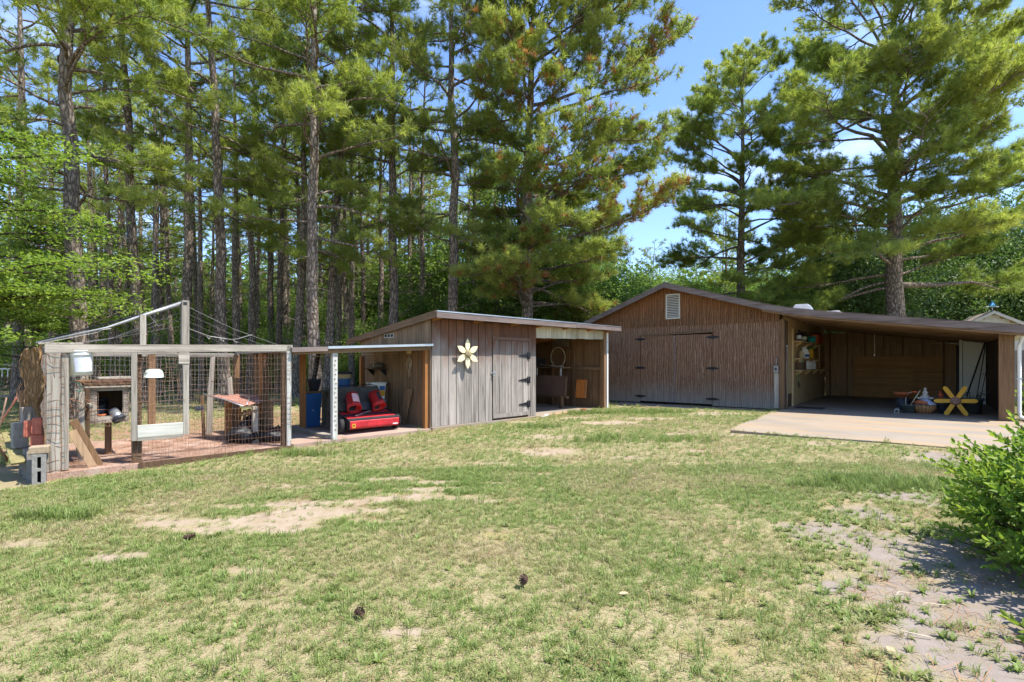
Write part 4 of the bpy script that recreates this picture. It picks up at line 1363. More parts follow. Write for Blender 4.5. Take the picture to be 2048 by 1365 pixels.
rp_ = thing('rope_hank', 'pale rope hank hanging on the shed side wall under a small pot', 'rope', 'A', (-.05, .72, 1.36))
mb = MB()
for i in range(4):
    ph = i * .9
    mb.tube([(-.012 * i + .01 * math.sin(3 * a), (.05 + .025 * math.sin(i)) * math.sin(a) + .02 * math.sin(ph), .16 * math.cos(a) - .02 * i + .08) for a in np.linspace(0, 2 * math.pi, 16)], .005, 5)
mb.tube([(-.02, .0, .08), (-.02, .02, -.1), (-.025, .01, -.25)], .005, 5)
mb.tube([(-.02, -.01, .08), (-.02, -.03, -.12), (-.025, -.035, -.22)], .005, 5)
mb.build('loops', M_rope, rp_)
MB().tube([(.02, 0, .25), (-.06, 0, .25)], .006, 6).build('peg', M_metal, rp_)
hpz = thing('hung_pot', 'small pale clay pot hanging by the rope hank under the lean-to roof', 'flowerpot', 'A', (-.11, .66, 1.64))
MB().lathe([(.05, 0), (.07, .1), (.078, .1), (.078, .125), (.06, .125), (.04, .02), (.001, .02)], 18).build('pot', M_tan, hpz)
MB().tube([(.07, 0, .11), (.05, 0, .17), (0, 0, .2)], .003, 5).build('hook', M_greywire, hpz)
ch = thing('hanging_chain', 'dark chain hanging down the shed side wall beside the front corner', 'chain', 'A', (-.045, .30, 1.05))
mb = MB()
for i in range(13):
    zz = .62 - i * .048
    mb.tube([((.012 * math.cos(a) if i % 2 else 0), (0 if i % 2 else .012 * math.cos(a)), zz + .03 * math.sin(a)) for a in np.linspace(0, 2 * math.pi, 9)], .004, 4, False)
mb.build('links', M_wire, ch)
MB().tube([(.03, 0, .655), (-.02, 0, .655)], .006, 6).build('nail', M_metal, ch)

# ------------------------------------------------------------------ the pen
pn = thing('animal_pen', 'open timber pen with rusty wire mesh and a wire gable roof frame', 'pen', 'A')
PZ = lambda x: 1.745 + .022 * (x + 3)
def pbar(name, mat, x0, x1, y0, y1, dz0, dz1, par=None):
    return MB().prism([(x0, PZ(x0) + dz0), (x1, PZ(x1) + dz0), (x1, PZ(x1) + dz1), (x0, PZ(x0) + dz1)], y0, y1).build(name, mat, par or pn, .004)
pbar('top_beam', M_penx, -6.14, -2.96, -.05, -.008, -.105, .005)
pbar('top_plate', M_pen, -6.2, -5.75, -.04, .10, .008, .03)
B('post', M_pen, pn, -6.12, -5.985, -.046, .04, -.15, PZ(-6.1) - .107, bevel=.004)
B('post', M_pen, pn, -5.975, -5.90, -.02, .06, .02, PZ(-6) - .107, bevel=.004)
B('post', M_dark, pn, -5.21, -5.10, .0, .09, -.15, PZ(-5.2) - .107)
B('post', M_white_post, pn, -3.06, -2.985, -.05, .045, -.08, 1.74, bevel=.004)
B('post', M_dark, pn, -3.13, -3.075, -.02, .05, -.08, 1.62)
B('post', M_orange, pn, -3.0, -2.89, 1.38, 1.48, -.08, 1.62)
B('post', M_brown, pn, -6.12, -6.0, 2.7, 2.82, -.15, 1.62)
B('post', M_brown, pn, -4.55, -4.44, 2.75, 2.86, -.1, 1.6)
B('post', M_brown, pn, -3.05, -2.95, 2.75, 2.86, -.1, 1.6)
B('rear_beam', M_penx, pn, -6.14, -2.95, 2.82, 2.87, 1.56, 1.64)
B('side_beam', M_peny, pn, -6.12, -6.07, .0, 2.8, 1.57, 1.66)
B('side_beam', M_peny, pn, -3.02, -2.97, .05, 2.8, 1.63, 1.72)
# gable frame of the wire roof
B('gable_upright', M_pen, pn, -5.125, -5.055, -.045, .0, PZ(-5.1) + .006, 2.135)
B('gable_upright', M_pen, pn, -4.61, -4.515, -.05, .04, PZ(-4.6) + .006, 2.385, bevel=.003)
B('socket', M_black, pn, -4.595, -4.545, -.053, -.0505, 2.315, 2.36)
MB().tube([(-6.22, .02, 1.70), (-5.5, .02, 1.93), (-5.05, .02, 2.14), (-4.6, .02, 2.345)], [.013, .016, .026, .03], 8).build('ridge_pole', M_pipe, pn)
MB().tube([(-6.2, .06, 1.72), (-5.05, .06, 2.165), (-4.62, .05, 2.37)], .010, 6).build('ridge_pole', M_blackmetal, pn)
def wire(pts, r=.0035, mat=None, par=None, nm='roof_wire'):
    MB().tube(pts, r, 4).build(nm, mat or M_greywire, par or pn)
for i, y in enumerate((.02, .55, 1.2, 1.9, 2.7)):
    a = (-4.6 + .0 * i, .03, 2.34 - .11 * i)
    b_ = (-3.15 + .02 * i, y, 1.735 - .01 * i)
    mid = tuple((p + q) / 2 - (.05 if k == 2 else 0) for k, (p, q) in enumerate(zip(a, b_)))
    wire([a, mid, b_], .0024)
for i, y in enumerate((.6, 1.4, 2.3)):
    wire([(-6.15, y, 1.66), (-5.4, y * .6, 1.80), (-4.62, .04, 2.2 - .1 * i)], .0032)
wire([(-5.0, .0, 2.12), (-4.9, .0, 1.98), (-4.86, -.02, 2.0)], .004)
wire([(-4.55, .02, 1.98), (-4.2, .1, 1.86), (-3.9, .1, 1.82), (-3.75, .25, 1.84), (-3.45, .5, 1.93)], .006)
for q in ((-4.25, .1, 1.87), (-4.05, .1, 1.84), (-3.85, .12, 1.82)):
    wire([q, (q[0] + .03, q[1] - .02, q[2] - .06), (q[0] + .05, q[1], q[2] - .03)], .004, nm='twist_tie')
wire([(-6.15, .0, 1.70), (-5.6, -.01, 1.86), (-5.55, -.02, 1.9), (-5.45, 0, 1.92)], .005, nm='twist_tie')


def wiremesh(name, par, p0, ux, uz, w_, h_, cx, cz, mat, r=.0015, jit=.007, skip=0.0, seed=1):
    """square welded mesh spanned by unit vectors ux (across) and uz (up)"""
    q = random.Random(seed)
    p0, ux, uz = Vector(p0), Vector(ux), Vector(uz)
    nvx, nvz = max(1, round(w_ / cx)), max(1, round(h_ / cz))
    nn = ux.cross(uz)
    mb = MB()
    J = {}
    def P(i, j):
        if (i, j) not in J:
            J[(i, j)] = p0 + ux * (w_ * i / nvx + q.gauss(0, jit)) + uz * (h_ * j / nvz + q.gauss(0, jit)) + nn * (q.gauss(0, jit) + .012 * math.sin(i * .5 + j * .7 + seed))
        return J[(i, j)]
    for i in range(nvx + 1):
        mb.tube([P(i, j) for j in range(0, nvz + 1, 2)] + ([P(i, nvz)] if nvz % 2 else []), r, 3, False)
    for j in range(nvz + 1):
        mb.tube([P(i, j) for i in range(0, nvx + 1, 2)] + ([P(nvx, j)] if nvx % 2 else []), r, 3, False)
    return mb.build(name, mat, par)


X_, Z_ = (1, 0, 0), (0, 0, 1)
wiremesh('wire_mesh', pn, (-4.52, -.035, .0), X_, Z_, 1.46, 1.62, .05, .10, M_wire, seed=2)
wiremesh('wire_mesh', pn, (-5.12, .02, .0), X_, Z_, .62, .5, .05, .05, M_wire, seed=3)
wiremesh('wire_mesh', pn, (-5.72, .06, 1.18), X_, Z_, .52, .42, .05, .10, M_wire, seed=4)
wiremesh('wire_mesh', pn, (-5.9, 2.80, .0), X_, Z_, 2.9, 1.6, .07, .10, M_greywire, .0018, seed=5)
wiremesh('wire_mesh', pn, (-2.99, .06, .05), (0, 1, 0), Z_, 2.7, 1.6, .07, .10, M_wire, .0018, seed=6)
wiremesh('wire_mesh', pn, (-6.06, .1, .35), (0, 1, 0), Z_, 2.6, 1.3, .08, .10, M_greywire, .0018, seed=7)
wiremesh('post_mesh', pn, (-6.13, -.052, -.05), X_, Z_, .20, 1.6, .05, .10, M_wire, .003, .008, seed=8)
wiremesh('post_mesh', pn, (-3.07, -.056, .0), X_, Z_, .07, 1.68, .07, .085, M_wire, .003, .004, seed=9)
wiremesh('post_mesh', pn, (-5.215, -.004, -.05), X_, Z_, .12, .45, .06, .06, M_wire, .003, .004, seed=10)
# gate
gt = B('gate', M_pen, pn, -5.235, -5.165, -.075, -.053, .33, PZ(-5.2) - .11, bevel=.003)
B('stile', M_pen, gt, -4.60, -4.525, -.075, -.053, .36, 1.42, bevel=.003)
B('top_rail', M_penx, gt, -5.16, -4.68, -.072, -.055, 1.565, 1.60)
B('kick_board', wood('kick_board', (.58, .57, .50), (.34, .32, .26), 'x'), gt, -5.162, -4.602, -.078, -.056, .37, .55, bevel=.003)
B('bottom_rail', M_penx, gt, -5.162, -4.602, -.076, -.055, .325, .366)
B('gusset', M_penx, gt, -4.66, -4.52, -.082, -.0765, 1.43, 1.60)
wiremesh('gate_mesh', gt, (-5.16, -.045, .55), X_, Z_, .58, 1.02, .05, .07, M_wire, .0022, .012, seed=11)

# bucket and bowl hung on the mesh
bucket('white_bucket', 'white bucket with paper label hanging from the pen top beam', (-5.76, .08, 1.275), .142, .335, M_plastic_white, Matrix.Rotation(R(-3), 3, 'Y'), M_label, lab_a=(-.6, 1.0))
bw = thing('enamel_bowl', 'pale green enamel bowl hung upside down on the gate mesh', 'bowl', 'A', (-4.95, .03, 1.225))
MB().lathe([(.125, 0), (.125, .006), (.122, .006), (.118, .06), (.10, .105), (.07, .125), (.001, .127)], 26).build('bowl_shell', M_mint, bw)
MB().tube([(.127 * math.cos(a), .127 * math.sin(a), .0) for a in np.linspace(0, 6.283, 26)], .004, 5).build('dark_rim', M_char, bw)

# nest box on a post
nb = thing('nest_box', 'weathered open-fronted nest box on a post inside the pen', 'nest box', 'A', (-5.36, 1.0, 0))
W0, W1, Z0, Z1, D0 = -.24, .25, .52, 1.06, .5
B('front_side', M_pen, nb, W0, W0 + .10, 0, .025, Z0, Z1)
B('front_side', M_pen, nb, W1 - .075, W1, 0, .025, Z0, Z1)
B('front_sill', M_penx, nb, W0 + .101, W1 - .076, 0, .025, Z0, Z0 + .10)
B('front_head', M_penx, nb, W0 + .101, W1 - .076, 0, .025, Z1 - .05, Z1)
B('side', M_dark, nb, W0, W0 + .02, .026, D0, Z0, Z1)
B('side', M_pen, nb, W1 - .02, W1, .026, D0, Z0, Z1)
B('back', M_dark, nb, W0, W1, D0 + .001, D0 + .02, Z0, Z1)
B('floor_board', M_dark, nb, W0 + .021, W1 - .021, .026, D0, Z0, Z0 + .09)
B('lid', M_penx, nb, W0 - .05, W1 + .02, -.05, D0 + .05, Z1 + .003, Z1 + .028)
B('leg', M_brown, nb, -.02, .06, .18, .26, -.12, Z0 - .003)
B('leg', M_dark, nb, W0 - .04, W0 + .01, -.06, -.01, -.1, Z1)
wiremesh('box_mesh', nb, (W0 + .0, -.012, Z0 - .05), X_, Z_, .11, .55, .04, .05, M_wire, .0025, .004, seed=12)
wiremesh('box_mesh', nb, (W0 + .0, -.012, Z0 - .05), X_, Z_, .49, .10, .04, .05, M_wire, .0025, .004, seed=13)
wiremesh('box_mesh', nb, (W1 - .075, -.012, Z0), X_, Z_, .075, .5, .04, .05, M_wire, .0025, .004, seed=14)
for i, (dx, dz, ln, mt) in enumerate([(-.3, 0, .62, M_dark), (-.2, .045, .6, M_soil), (-.12, .09, .5, M_penx), (-.38, .045, .3, M_brown)]):
    o = thing('bark_slab', ['lowest dark slab on the nest box roof', 'middle bark slab with straw on the nest box roof', 'topmost pale board on the nest box roof', 'short brown round lying left on the nest box roof'][i], 'board', 'A', (-5.36 + dx, .95 + .05 * i, 1.092 + dz))
    MB().prism([(0, .0), (ln * .3, -.0), (ln, .006), (ln, .036), (ln * .6, .044), (0, .038)], 0, .32 - .05 * i).build('slab', mt, o, .006)
    for q in range(4):
        MB().tube([(ln * .2 * q + .05, -.005, .03), (ln * .2 * q + .1, -.03, .0 + .01 * q), (ln * .2 * q + .16, -.02, -.03)], .0022, 4).build('straw', M_straw, o)
def potlet(lab, p, r, h, mat, m=I3, band=None, rz=0):
    o = thing('plant_pot', lab, 'flowerpot', 'A', p, rz)
    MB().lathe([(r * .75, 0), (r * .95, h * .82), (r * 1.06, h * .82), (r * 1.06, h), (r * .95, h), (r * .68, .01), (.001, .01)], 20, (0, 0, 0), m).build('pot', mat, o)
    MB().lathe([(r * .80, h * .15), (r * .93, h * .7)], 20, (0, 0, 0), Matrix.Scale(1.006, 3) @ m).build('band', band or mat, o)
    return o
potlet('dark pot with silver band lying tipped in the nest box', (-5.30, 1.10, .70), .085, .2, M_char, Matrix.Rotation(R(-28), 3, 'Y') @ Matrix.Rotation(R(150), 3, 'X'), M_metal)
potlet('blue grey pot standing at the back left of the nest box', (-5.44, 1.25, .613), .08, .16, M_char, I3, plain('faded_blue', (.10, .13, .2), .6))
potlet('dark upright pot behind the tipped one in the nest box', (-5.40, 1.38, .613), .08, .26, M_black)
o = thing('clay_saucer', 'small orange clay saucer on the sill of the nest box', 'saucer', 'A', (-5.44, 1.08, .612))
MB().lathe([(.045, 0), (.062, .035), (.055, .035), (.04, .01), (.001, .01)], 20).build('dish', M_terra, o)
MB().lathe([(.04, .011), (.001, .0112)], 16).build('residue', M_soil, o)

# short picket rail beside the box
pf = thing('picket_row', 'row of split grey pickets in the left of the pen', 'picket fence', 'A', (-5.72, .5, 0))
for i in range(5):
    yy = .1 + i * .24
    B('picket', M_pen if i != 1 else M_penx, pf, -.03 + .012 * i, .035 + .012 * i, yy, yy + .05, -.1, 1.02 + .02 * math.sin(i * 2.2), rot=(R(rng.uniform(-1.5, 1.5)), R(rng.uniform(-1.5, 1.5)), 0))
B('picket_rail', M_peny, pf, .09, .125, .05, 1.3, .78, .84)
gc = thing('twine', 'green plastic cord strung along the picket tops', 'cord', 'A', (-5.72, .5, 1.04))
MB().tube([(-.12, -.35, .14), (-.05, -.1, .12), (0, .1, .06), (.03, .35, .03), (.06, .6, .015), (.12, .9, 0)], .006, 5).build('strand', M_green, gc)
MB().tube([(-.1, -.3, .02), (-.02, .05, .0), (.02, .3, .01)], .006, 5).build('strand', M_green, gc)
sb_ = thing('straw_bunch', 'tangle of dry brown vine and straw behind the pen corner post', 'dry vine', 'A', (-5.82, .45, .62))
mb = MB()
for i in range(60):
    a0 = Vector((rng.uniform(-.1, .15), rng.uniform(-.05, .4), rng.uniform(.05, .38)))
    dv = Vector((rng.gauss(0, .1), rng.gauss(0, .1), rng.gauss(-.03, .12)))
    mb.tube([a0, a0 + dv * .6 + Vector((0, 0, .03)), a0 + dv * 1.3], .0025, 3, False)
mb.build('strands', M_straw, sb_)
sb_['kind'] = 'stuff'
for i, (lab, x0, y0, x1, z1, mt) in enumerate([
        ('bare plank slanting inside the pen corner, outer one', -5.64, .08, -5.86, .52, wood('raw_plank', (.40, .27, .16), (.19, .12, .07), 'z')),
        ('darker plank slanting behind the outer one in the pen corner', -5.56, .16, -5.84, .66, M_brown)]):
    o = thing('slanting_plank', lab, 'plank', 'A', (0, y0, 0))
    MB().bar((x0, 0, .0), (x1, .02, z1), .095, .022, up=(0, 1, 0)).build('plank', mt, o, .003)
    MB().bar((x0 - .1, -.013, .16), (x0 - .105, -.013, .17), .012, .006, up=(0, 1, 0)).build('nail_head', M_wire, o)

# tin-roofed feeding shelter
fs = thing('feeding_shelter', 'low timber shelter with rusty buckled tin roof inside the pen', 'shelter', 'A', (-3.35, .75, 0))
cor = [(-.15, -.02, .68), (.62, .35, .71), (.35, 1.05, .80), (-.42, 1.35, .84)]
n = 14
V_, F_ = [], []
for i in range(n + 1):
    for j in range(n + 1):
        s, q = i / n, j / n
        p = [(1 - s) * (1 - q) * cor[0][k] + s * (1 - q) * cor[1][k] + s * q * cor[2][k] + (1 - s) * q * cor[3][k] for k in range(3)]
        p[2] += .012 * math.sin(s * 30) + .018 * math.sin(q * 5 + s * 3)
        V_.append(p)
for i in range(n):
    for j in range(n):
        a = i * (n + 1) + j
        F_.append((a, a + n + 1, a + n + 2, a + 1))
tinr = MB().add(V_, F_, True).build('tin_roof', M_tin, fs)
md = tinr.modifiers.new('thick', 'SOLIDIFY')
md.thickness = .006
MB().tube([(-.17, -.04, .675), (-.28, .6, .765), (-.44, 1.37, .845)], .010, 5).build('tin_edge', M_metal, tinr)
MB().tube([(-.1, .0, .70), (.15, .6, .79), (.1, 1.0, .83)], .008, 5).build('tin_seam', M_metal, tinr)
B('leg', M_pen, fs, .0, .085, -.02, .06, -.08, .66)
B('leg', M_orange, fs, -.22, -.12, .75, .85, -.08, .74)
B('leg', M_brown, fs, .42, .51, .42, .5, -.08, .68)
MB().bar((-.46, 1.25, -.08), (-.50, 1.2, .82), .045, .05).build('leg', M_brown, fs)
for i in range(6):
    B('slat', M_orange if i % 2 else M_brown, fs, -.10 + i * .09, -.04 + i * .09, .78, .80, .0, .56 + .03 * math.sin(i * 2), rot=(0, R(rng.uniform(-2, 2)), 0))
B('slat_rail', M_orangex, fs, -.12, .46, .802, .83, .44, .50)
MB().bar((-.2, .1, .5), (.06, -.04, .60), .02, .03).build('brace', M_dark, fs)
for i, (lab, p, s) in enumerate([('black plastic bag slumped under the tin shelter, left one', (-3.46, .92, .0), (.27, .24, .30)), ('shiny black plastic bag lying at the right end of the shelter', (-3.02, .62, 0), (.24, .22, .24)), ('tall black plastic bag behind the shelter leg', (-3.22, 1.2, 0), (.22, .2, .42))]):
    g = np.random.default_rng(300 + i)
    o = thing('black_bag', lab, 'bag', 'A', p)
    vs, fs_ = [], []
    nu, nv_ = 20, 11
    for jj in range(nv_):
        th = math.pi * jj / (nv_ - 1)
        for ii in range(nu):
            ph = 2 * math.pi * ii / nu
            k = 1 + .14 * math.sin(3 * ph + i + jj * .8) + .07 * g.normal()
            vs.append((s[0] * k * math.sin(th) * math.cos(ph), s[1] * k * math.sin(th) * math.sin(ph), max(.0, s[2] * .5 + s[2] * .55 * k * math.cos(th))))
    for jj in range(nv_ - 1):
        for ii in range(nu):
            i2 = (ii + 1) % nu
            fs_.append((jj * nu + ii, jj * nu + i2, (jj + 1) * nu + i2, (jj + 1) * nu + ii))
    MB().add(vs, fs_, True).build('bag_body', M_bag, o)
    MB().tube([(0, 0, s[2] * .98), (.03, .0, s[2] * 1.1), (.08, -.02, s[2] * 1.16)], [.05, .02, .04], 8).build('knot', M_bag, o)
o = thing('hanging_sign', 'small dark plate hanging on the pen mesh by a wire', 'plate', 'A', (-4.38, .0, .70))
B('plate', M_char, o, -.05, .07, -.006, .006, 0, .07)
MB().tube([(0, 0, .07), (-.01, 0, .35)], .003, 4).build('wire', M_wire, o)
for q in (-.02, .035):
    MB().lathe([(.016, 0), (.016, .002), (.001, .0021)], 12, (q, -.007, .035), Matrix.Rotation(R(90), 3, 'X')).build('disc', M_black, o)
for i, (x0, y0, h, tx, mt, lab) in enumerate([(-3.60, 2.5, 1.65, 2, M_pen, 'grey slab post with bark edge at the back of the pen'), (-3.30, 1.9, 1.25, -5, M_pen, 'pale split board leaning near the rear corner of the pen'), (-3.06, .9, 1.6, -1, M_dark, 'thin dark stake close to the right pen post')]):
    o = thing('stake', lab, 'stake', 'A', (x0, y0, -.08))
    MB().prism([(-.05, 0), (.055, 0), (.045, h * .6), (.05, h), (-.03, h - .04), (-.06, h * .5)], -.02, .02).build('stake_body', mt, o, .004)
    MB().tube([(.0, -.024, h * .7), (.03, -.024, h * .7)], .004, 5).build('nail', M_wire, o)
    o.rotation_euler.y += R(tx)

# things stacked along the left side of the pen
def cinder(lab, p, rz, tall=True, mat=None):
    o = thing('cinder_block', lab, 'block', 'A', p, rz, 'blocks along the left side of the pen')
    mb = MB()
    Wd, Hh, Dd = .135, .395, .195
    # hollow faces look to the front: outer shell and two cells
    for z0, z1 in ((0, .035), (.18, .215), (.36, .395)):
        mb.box(-Wd / 2, Wd / 2, 0, Dd, z0, z1)
    for x0 in (-Wd / 2, Wd / 2 - .05):
        mb.box(x0, x0 + .05, .0005, Dd - .0005, .0352, .1798)
        mb.box(x0, x0 + .05, .0005, Dd - .0005, .2152, .3598)
    mb.build('shell', mat or M_block, o)
    B('cell_shade', M_black, o, -Wd / 2 + .036, Wd / 2 - .036, Dd - .03, Dd - .01, .036, .179)  # black plates at the back paint the shade inside the hollow cells
    B('cell_shade', M_black, o, -Wd / 2 + .036, Wd / 2 - .036, Dd - .03, Dd - .01, .216, .359)
    return o
cinder('grey cinder block on end at the pen corner with a tan block on top', (-6.20, -.26, -.10), R(-2))
cinder('grey block on end just behind the front corner block', (-6.24, .02, -.10), R(-8))
cinder('grey block on end third from the pen corner', (-6.27, .36, -.10), R(-8))
cinder('grey block on end fourth from the pen corner', (-6.30, .72, -.10), R(-8))
cinder('tall grey block at the back end of the row beside the pen', (-6.36, 1.35, -.02), R(-10))
def bl(name, lab, p, sx, sy, sz, mat, rz=0, cat='block'):
    o = thing(name, lab, cat, 'A', p, rz)
    B('body', mat, o, -sx / 2, sx / 2, -sy / 2, sy / 2, 0, sz, bevel=.01)
    B('chipped_edge', mat, o, -sx / 2 - .004, -sx / 2 + .02, -sy / 2 - .003, sy / 2 - .03, sz * .1, sz * .5)
    return o
bl('tan_block', 'tan concrete block lying on the corner cinder block', (-6.19, -.16, .297), .19, .2, .09, M_tanblock, R(-10))
bl('red_brick', 'upright red bricks leaning on the pen corner post, front one', (-6.20, .22, .50), .10, .08, .22, M_brick, R(-8), 'brick')
bl('red_brick', 'red brick standing just behind the front brick at the pen corner', (-6.28, .30, .46), .10, .08, .22, M_brick, R(6), 'brick')
bl('red_brick', 'lower red brick under the upright bricks at the pen corner', (-6.20, .24, .33), .13, .09, .165, M_brick, R(-5), 'brick')
bl('black_block', 'short black block under the red bricks at the pen corner', (-6.20, .24, .20), .13, .1, .125, M_char, R(-5))
bl('timber_offcut', 'grey timber offcut standing behind the red bricks', (-6.28, .62, .50), .14, .12, .34, M_pen, R(12), 'timber')
bl('timber_offcut', 'yellowish post stub standing tallest behind the grey offcut', (-6.28, .92, .50), .15, .13, .56, M_brown, R(4), 'timber')
bl('stone_plate', 'flat grey stone plate leaning behind the brick stack', (-6.36, .55, .30), .16, .10, .34, M_block, R(16), 'stone')
o = thing('slanting_plank', 'mossy plank slanting down behind the row of grey blocks', 'plank', 'A', (-6.36, .2, 0))
MB().bar((-.02, .0, .14), (-.1, .75, .48), .025, .14, up=(1, 0, 0)).build('plank', plain('mossy_plank', (.22, .19, .08), .9, var=.35), o)
MB().bar((-.035, .05, .17), (-.04, .08, .185), .01, .03, up=(1, 0, 0)).build('nail_head', M_wire, o)
o = thing('bark_screen', 'ragged orange-brown bark slab hanging along the left end of the pen', 'bark slab', 'A', (-6.16, .35, .4))
g = np.random.default_rng(17)
vs, fs_ = [], []
for i in range(9):
    for j in range(14):
        vs.append((.03 * math.sin(i * 1.7 + j) + .012 * g.normal() - .02 * i, i * .075, j * .095 + .03 * g.normal() * (j in (0, 13))))
for i in range(8):
    for j in range(13):
        fs_.append((i * 14 + j, (i + 1) * 14 + j, (i + 1) * 14 + j + 1, i * 14 + j + 1))
sc_ = MB().add(vs, fs_, False).build('bark_sheet', bark('cedar_bark', (.11, .065, .03), (.29, .18, .085), (14, 14, 2.5)), o)
sc_.modifiers.new('thick', 'SOLIDIFY').thickness = .02
mb = MB()
for i in range(26):
    a0 = Vector((rng.uniform(-.2, -.03), rng.uniform(0, .8), rng.uniform(.1, 1.2)))
    mb.tube([a0, a0 + Vector((rng.gauss(-.02, .02), rng.gauss(0, .05), -.12)), a0 + Vector((rng.gauss(-.04, .03), rng.gauss(0, .08), -.25))], .0025, 3, False)
mb.build('hanging_fibres', M_straw, o)
o = thing('rusty_barrow', 'rust red curved metal sheet leaning at the far left of the pen', 'metal sheet', 'A', (-6.42, 1.6, -.02))
vs = [(-.05 - .12 * math.sin(j * .45) - .25 * (1 - j / 9) * 0 + .0 * i, i * .09, j * .105) for i in range(6) for j in range(10)]
fs_ = [(i * 10 + j, (i + 1) * 10 + j, (i + 1) * 10 + j + 1, i * 10 + j + 1) for i in range(5) for j in range(9)]
q = MB().add(vs, fs_, True).build('sheet', plain('rust_sheet', (.22, .065, .04), .85, var=.35, sc=6), o)
q.modifiers.new('thick', 'SOLIDIFY').thickness = .01
MB().tube([(-.05, .0, .0), (-.17, 0, .35), (-.1, 0, .7), (-.06, 0, .95)], .012, 6).build('rolled_edge', M_wire, o)

# weathered crate table far left
rt = thing('railed_bench', 'weathered railed bench with white balusters at the far left edge', 'bench', 'W', (-21.6, 21.5, -.1), R(-6))
B('top_board', M_penx, rt, -1.2, 1.75, -.35, .35, 1.42, 1.47)
B('top_rail', M_white_post, rt, -1.1, 1.6, -.3, -.25, 1.25, 1.31)
B('lower_rail', M_dark, rt, -1.1, 1.6, -.3, -.25, .86, .92)
B('bottom_rail', M_penx, rt, -1.1, 1.6, -.3, -.25, .12, .2)
for q in np.arange(-1.0, 1.4, .26):
    MB().lathe([(.02, 0), (.035, .08), (.02, .16), (.02, .33)], 10, (q, -.275, .92)).build('baluster', M_white, rt)
for q in (-1.15, .95, 1.55):
    for yy in (-.3, .26):
        B('leg', M_dark if q > .9 and q < 1 else M_pen, rt, q, q + .08, yy, yy + .07, 0, 1.418)
wiremesh('lattice', rt, (-1.1, -.31, .2), X_, Z_, 2.6, .66, .08, .08, M_char, .008, .003, seed=31)

# ------------------------------------------------------------------ garage and carport
ga = thing('garage', 'brown plywood garage with shallow gable, double doors and attached carport', 'garage', 'G')
WL, DEP = -6.55, 8.0
def grooved(x0, x1, z0, z1, y=0.0, step=.203, dep=.012, top=None):
    """sheet siding with cut vertical grooves; top(x) gives the upper edge"""
    mb = MB()
    xs = []
    x = x0
    while x < x1 - 1e-6:
        xe = min(x + step, x1)
        tz = (lambda q: z1) if top is None else top
        mb.prism([(x, z0), (xe - .006, z0), (xe - .006, tz(xe - .006)), (x, tz(x))], y - dep, y)
        x = xe
    mb.box(x0, x1, y + .0005, y + .015, z0, z1 if top is None else min(top(x0), top(x1)))
    return mb
AP, AZ = -3.25, 3.80
def rz_(x):      # underside of the roof
    if x < AP:
        return AZ + .378 * (x - AP)
    if x < .2:
        return AZ - .306 * (x - AP)
    return AZ - .306 * (.2 - AP) - .146 * (x - .2)
DL, DM, DR = -4.22, -3.05, -1.87
grooved(WL, DL - .004, .0, 2.50).build('wall_panel', M_siding, ga)
grooved(DR + .004, -.004, .0, 2.50).build('wall_panel', M_siding, ga)
grooved(DL, DR, 2.245, 2.50).build('wall_panel', M_siding, ga)
for a, b_, hx in ((DL + .010, DM - .008, DL), (DM + .008, DR - .010, DR)):
    d = grooved(a, b_, .045, 2.20, -.004, .2).build('door', M_siding, ga)
    for z in (2.10, 1.146, .205):
        s = 1 if hx == DL else -1
        h = MB()
        h.prism([(hx, z - .02), (hx + s * .05, z - .045), (hx + s * .2, z - .012), (hx + s * .2, z + .012), (hx + s * .05, z + .045), (hx, z + .02)][::s], -.026, -.018)
        h.prism([(hx, z - .02), (hx - s * .05, z - .045), (hx - s * .2, z - .012), (hx - s * .2, z + .012), (hx - s * .05, z + .045), (hx, z + .02)][::s], -.022, -.0145)
        h.tube([(hx, -.028, z - .05), (hx, -.028, z + .05)], .012, 8)
        h.build('hinge', M_blackmetal, d)
B('door_header', M_brownx, ga, DL - .02, DM - .12, -.05, -.014, 2.20, 2.245)
B('door_header', M_brownx, ga, DM - .115, DR + .05, -.052, -.014, 2.235, 2.285, rot=(0, R(-1), 0))
B('door_stop', M_fascia, ga, DM - .02, DM + .02, -.022, -.0165, .06, 2.19)
# gable sheet, proud of the wall
gm = MB()
x = WL
while x < -.01:
    xe = min(x + .105, -.004)
    za = rz_(x) - .01
    zb = rz_(xe - .006) - .01
    if x < AP < xe:
        gm.prism([(x, 2.49), (xe - .006, 2.49), (xe - .006, zb), (AP, AZ - .01), (x, za)], -.032, -.016)
    else:
        gm.prism([(x, 2.49), (xe - .006, 2.49), (xe - .006, zb), (x, za)], -.032, -.016)
    x = xe
gm.prism([(WL, 2.495), (-.01, 2.495), (-.01, rz_(-.01) - .02), (AP, AZ - .02), (WL, rz_(WL) - .02)], -.015, .002)
gm.build('gable_panel', M_gable, ga)
vn = B('gable_vent', M_black, ga, -3.285, -2.89, -.040, -.033, 2.76, 3.48)
for bx_ in ((-3.32, -3.28, 2.72, 3.52), (-2.895, -2.855, 2.72, 3.52)):
    B('vent_frame', M_trim, vn, bx_[0], bx_[1], -.07, -.034, bx_[2], bx_[3])
B('vent_frame', M_trim, vn, -3.279, -2.896, -.07, -.034, 2.72, 2.765)
B('vent_frame', M_trim, vn, -3.279, -2.896, -.07, -.034, 3.475, 3.52)
for i in range(13):
    z = 2.79 + i * .0535
    B('louver', M_trim, vn, -3.278, -2.897, -.066, -.045, z, z + .022, rot=(R(-32), 0, 0))
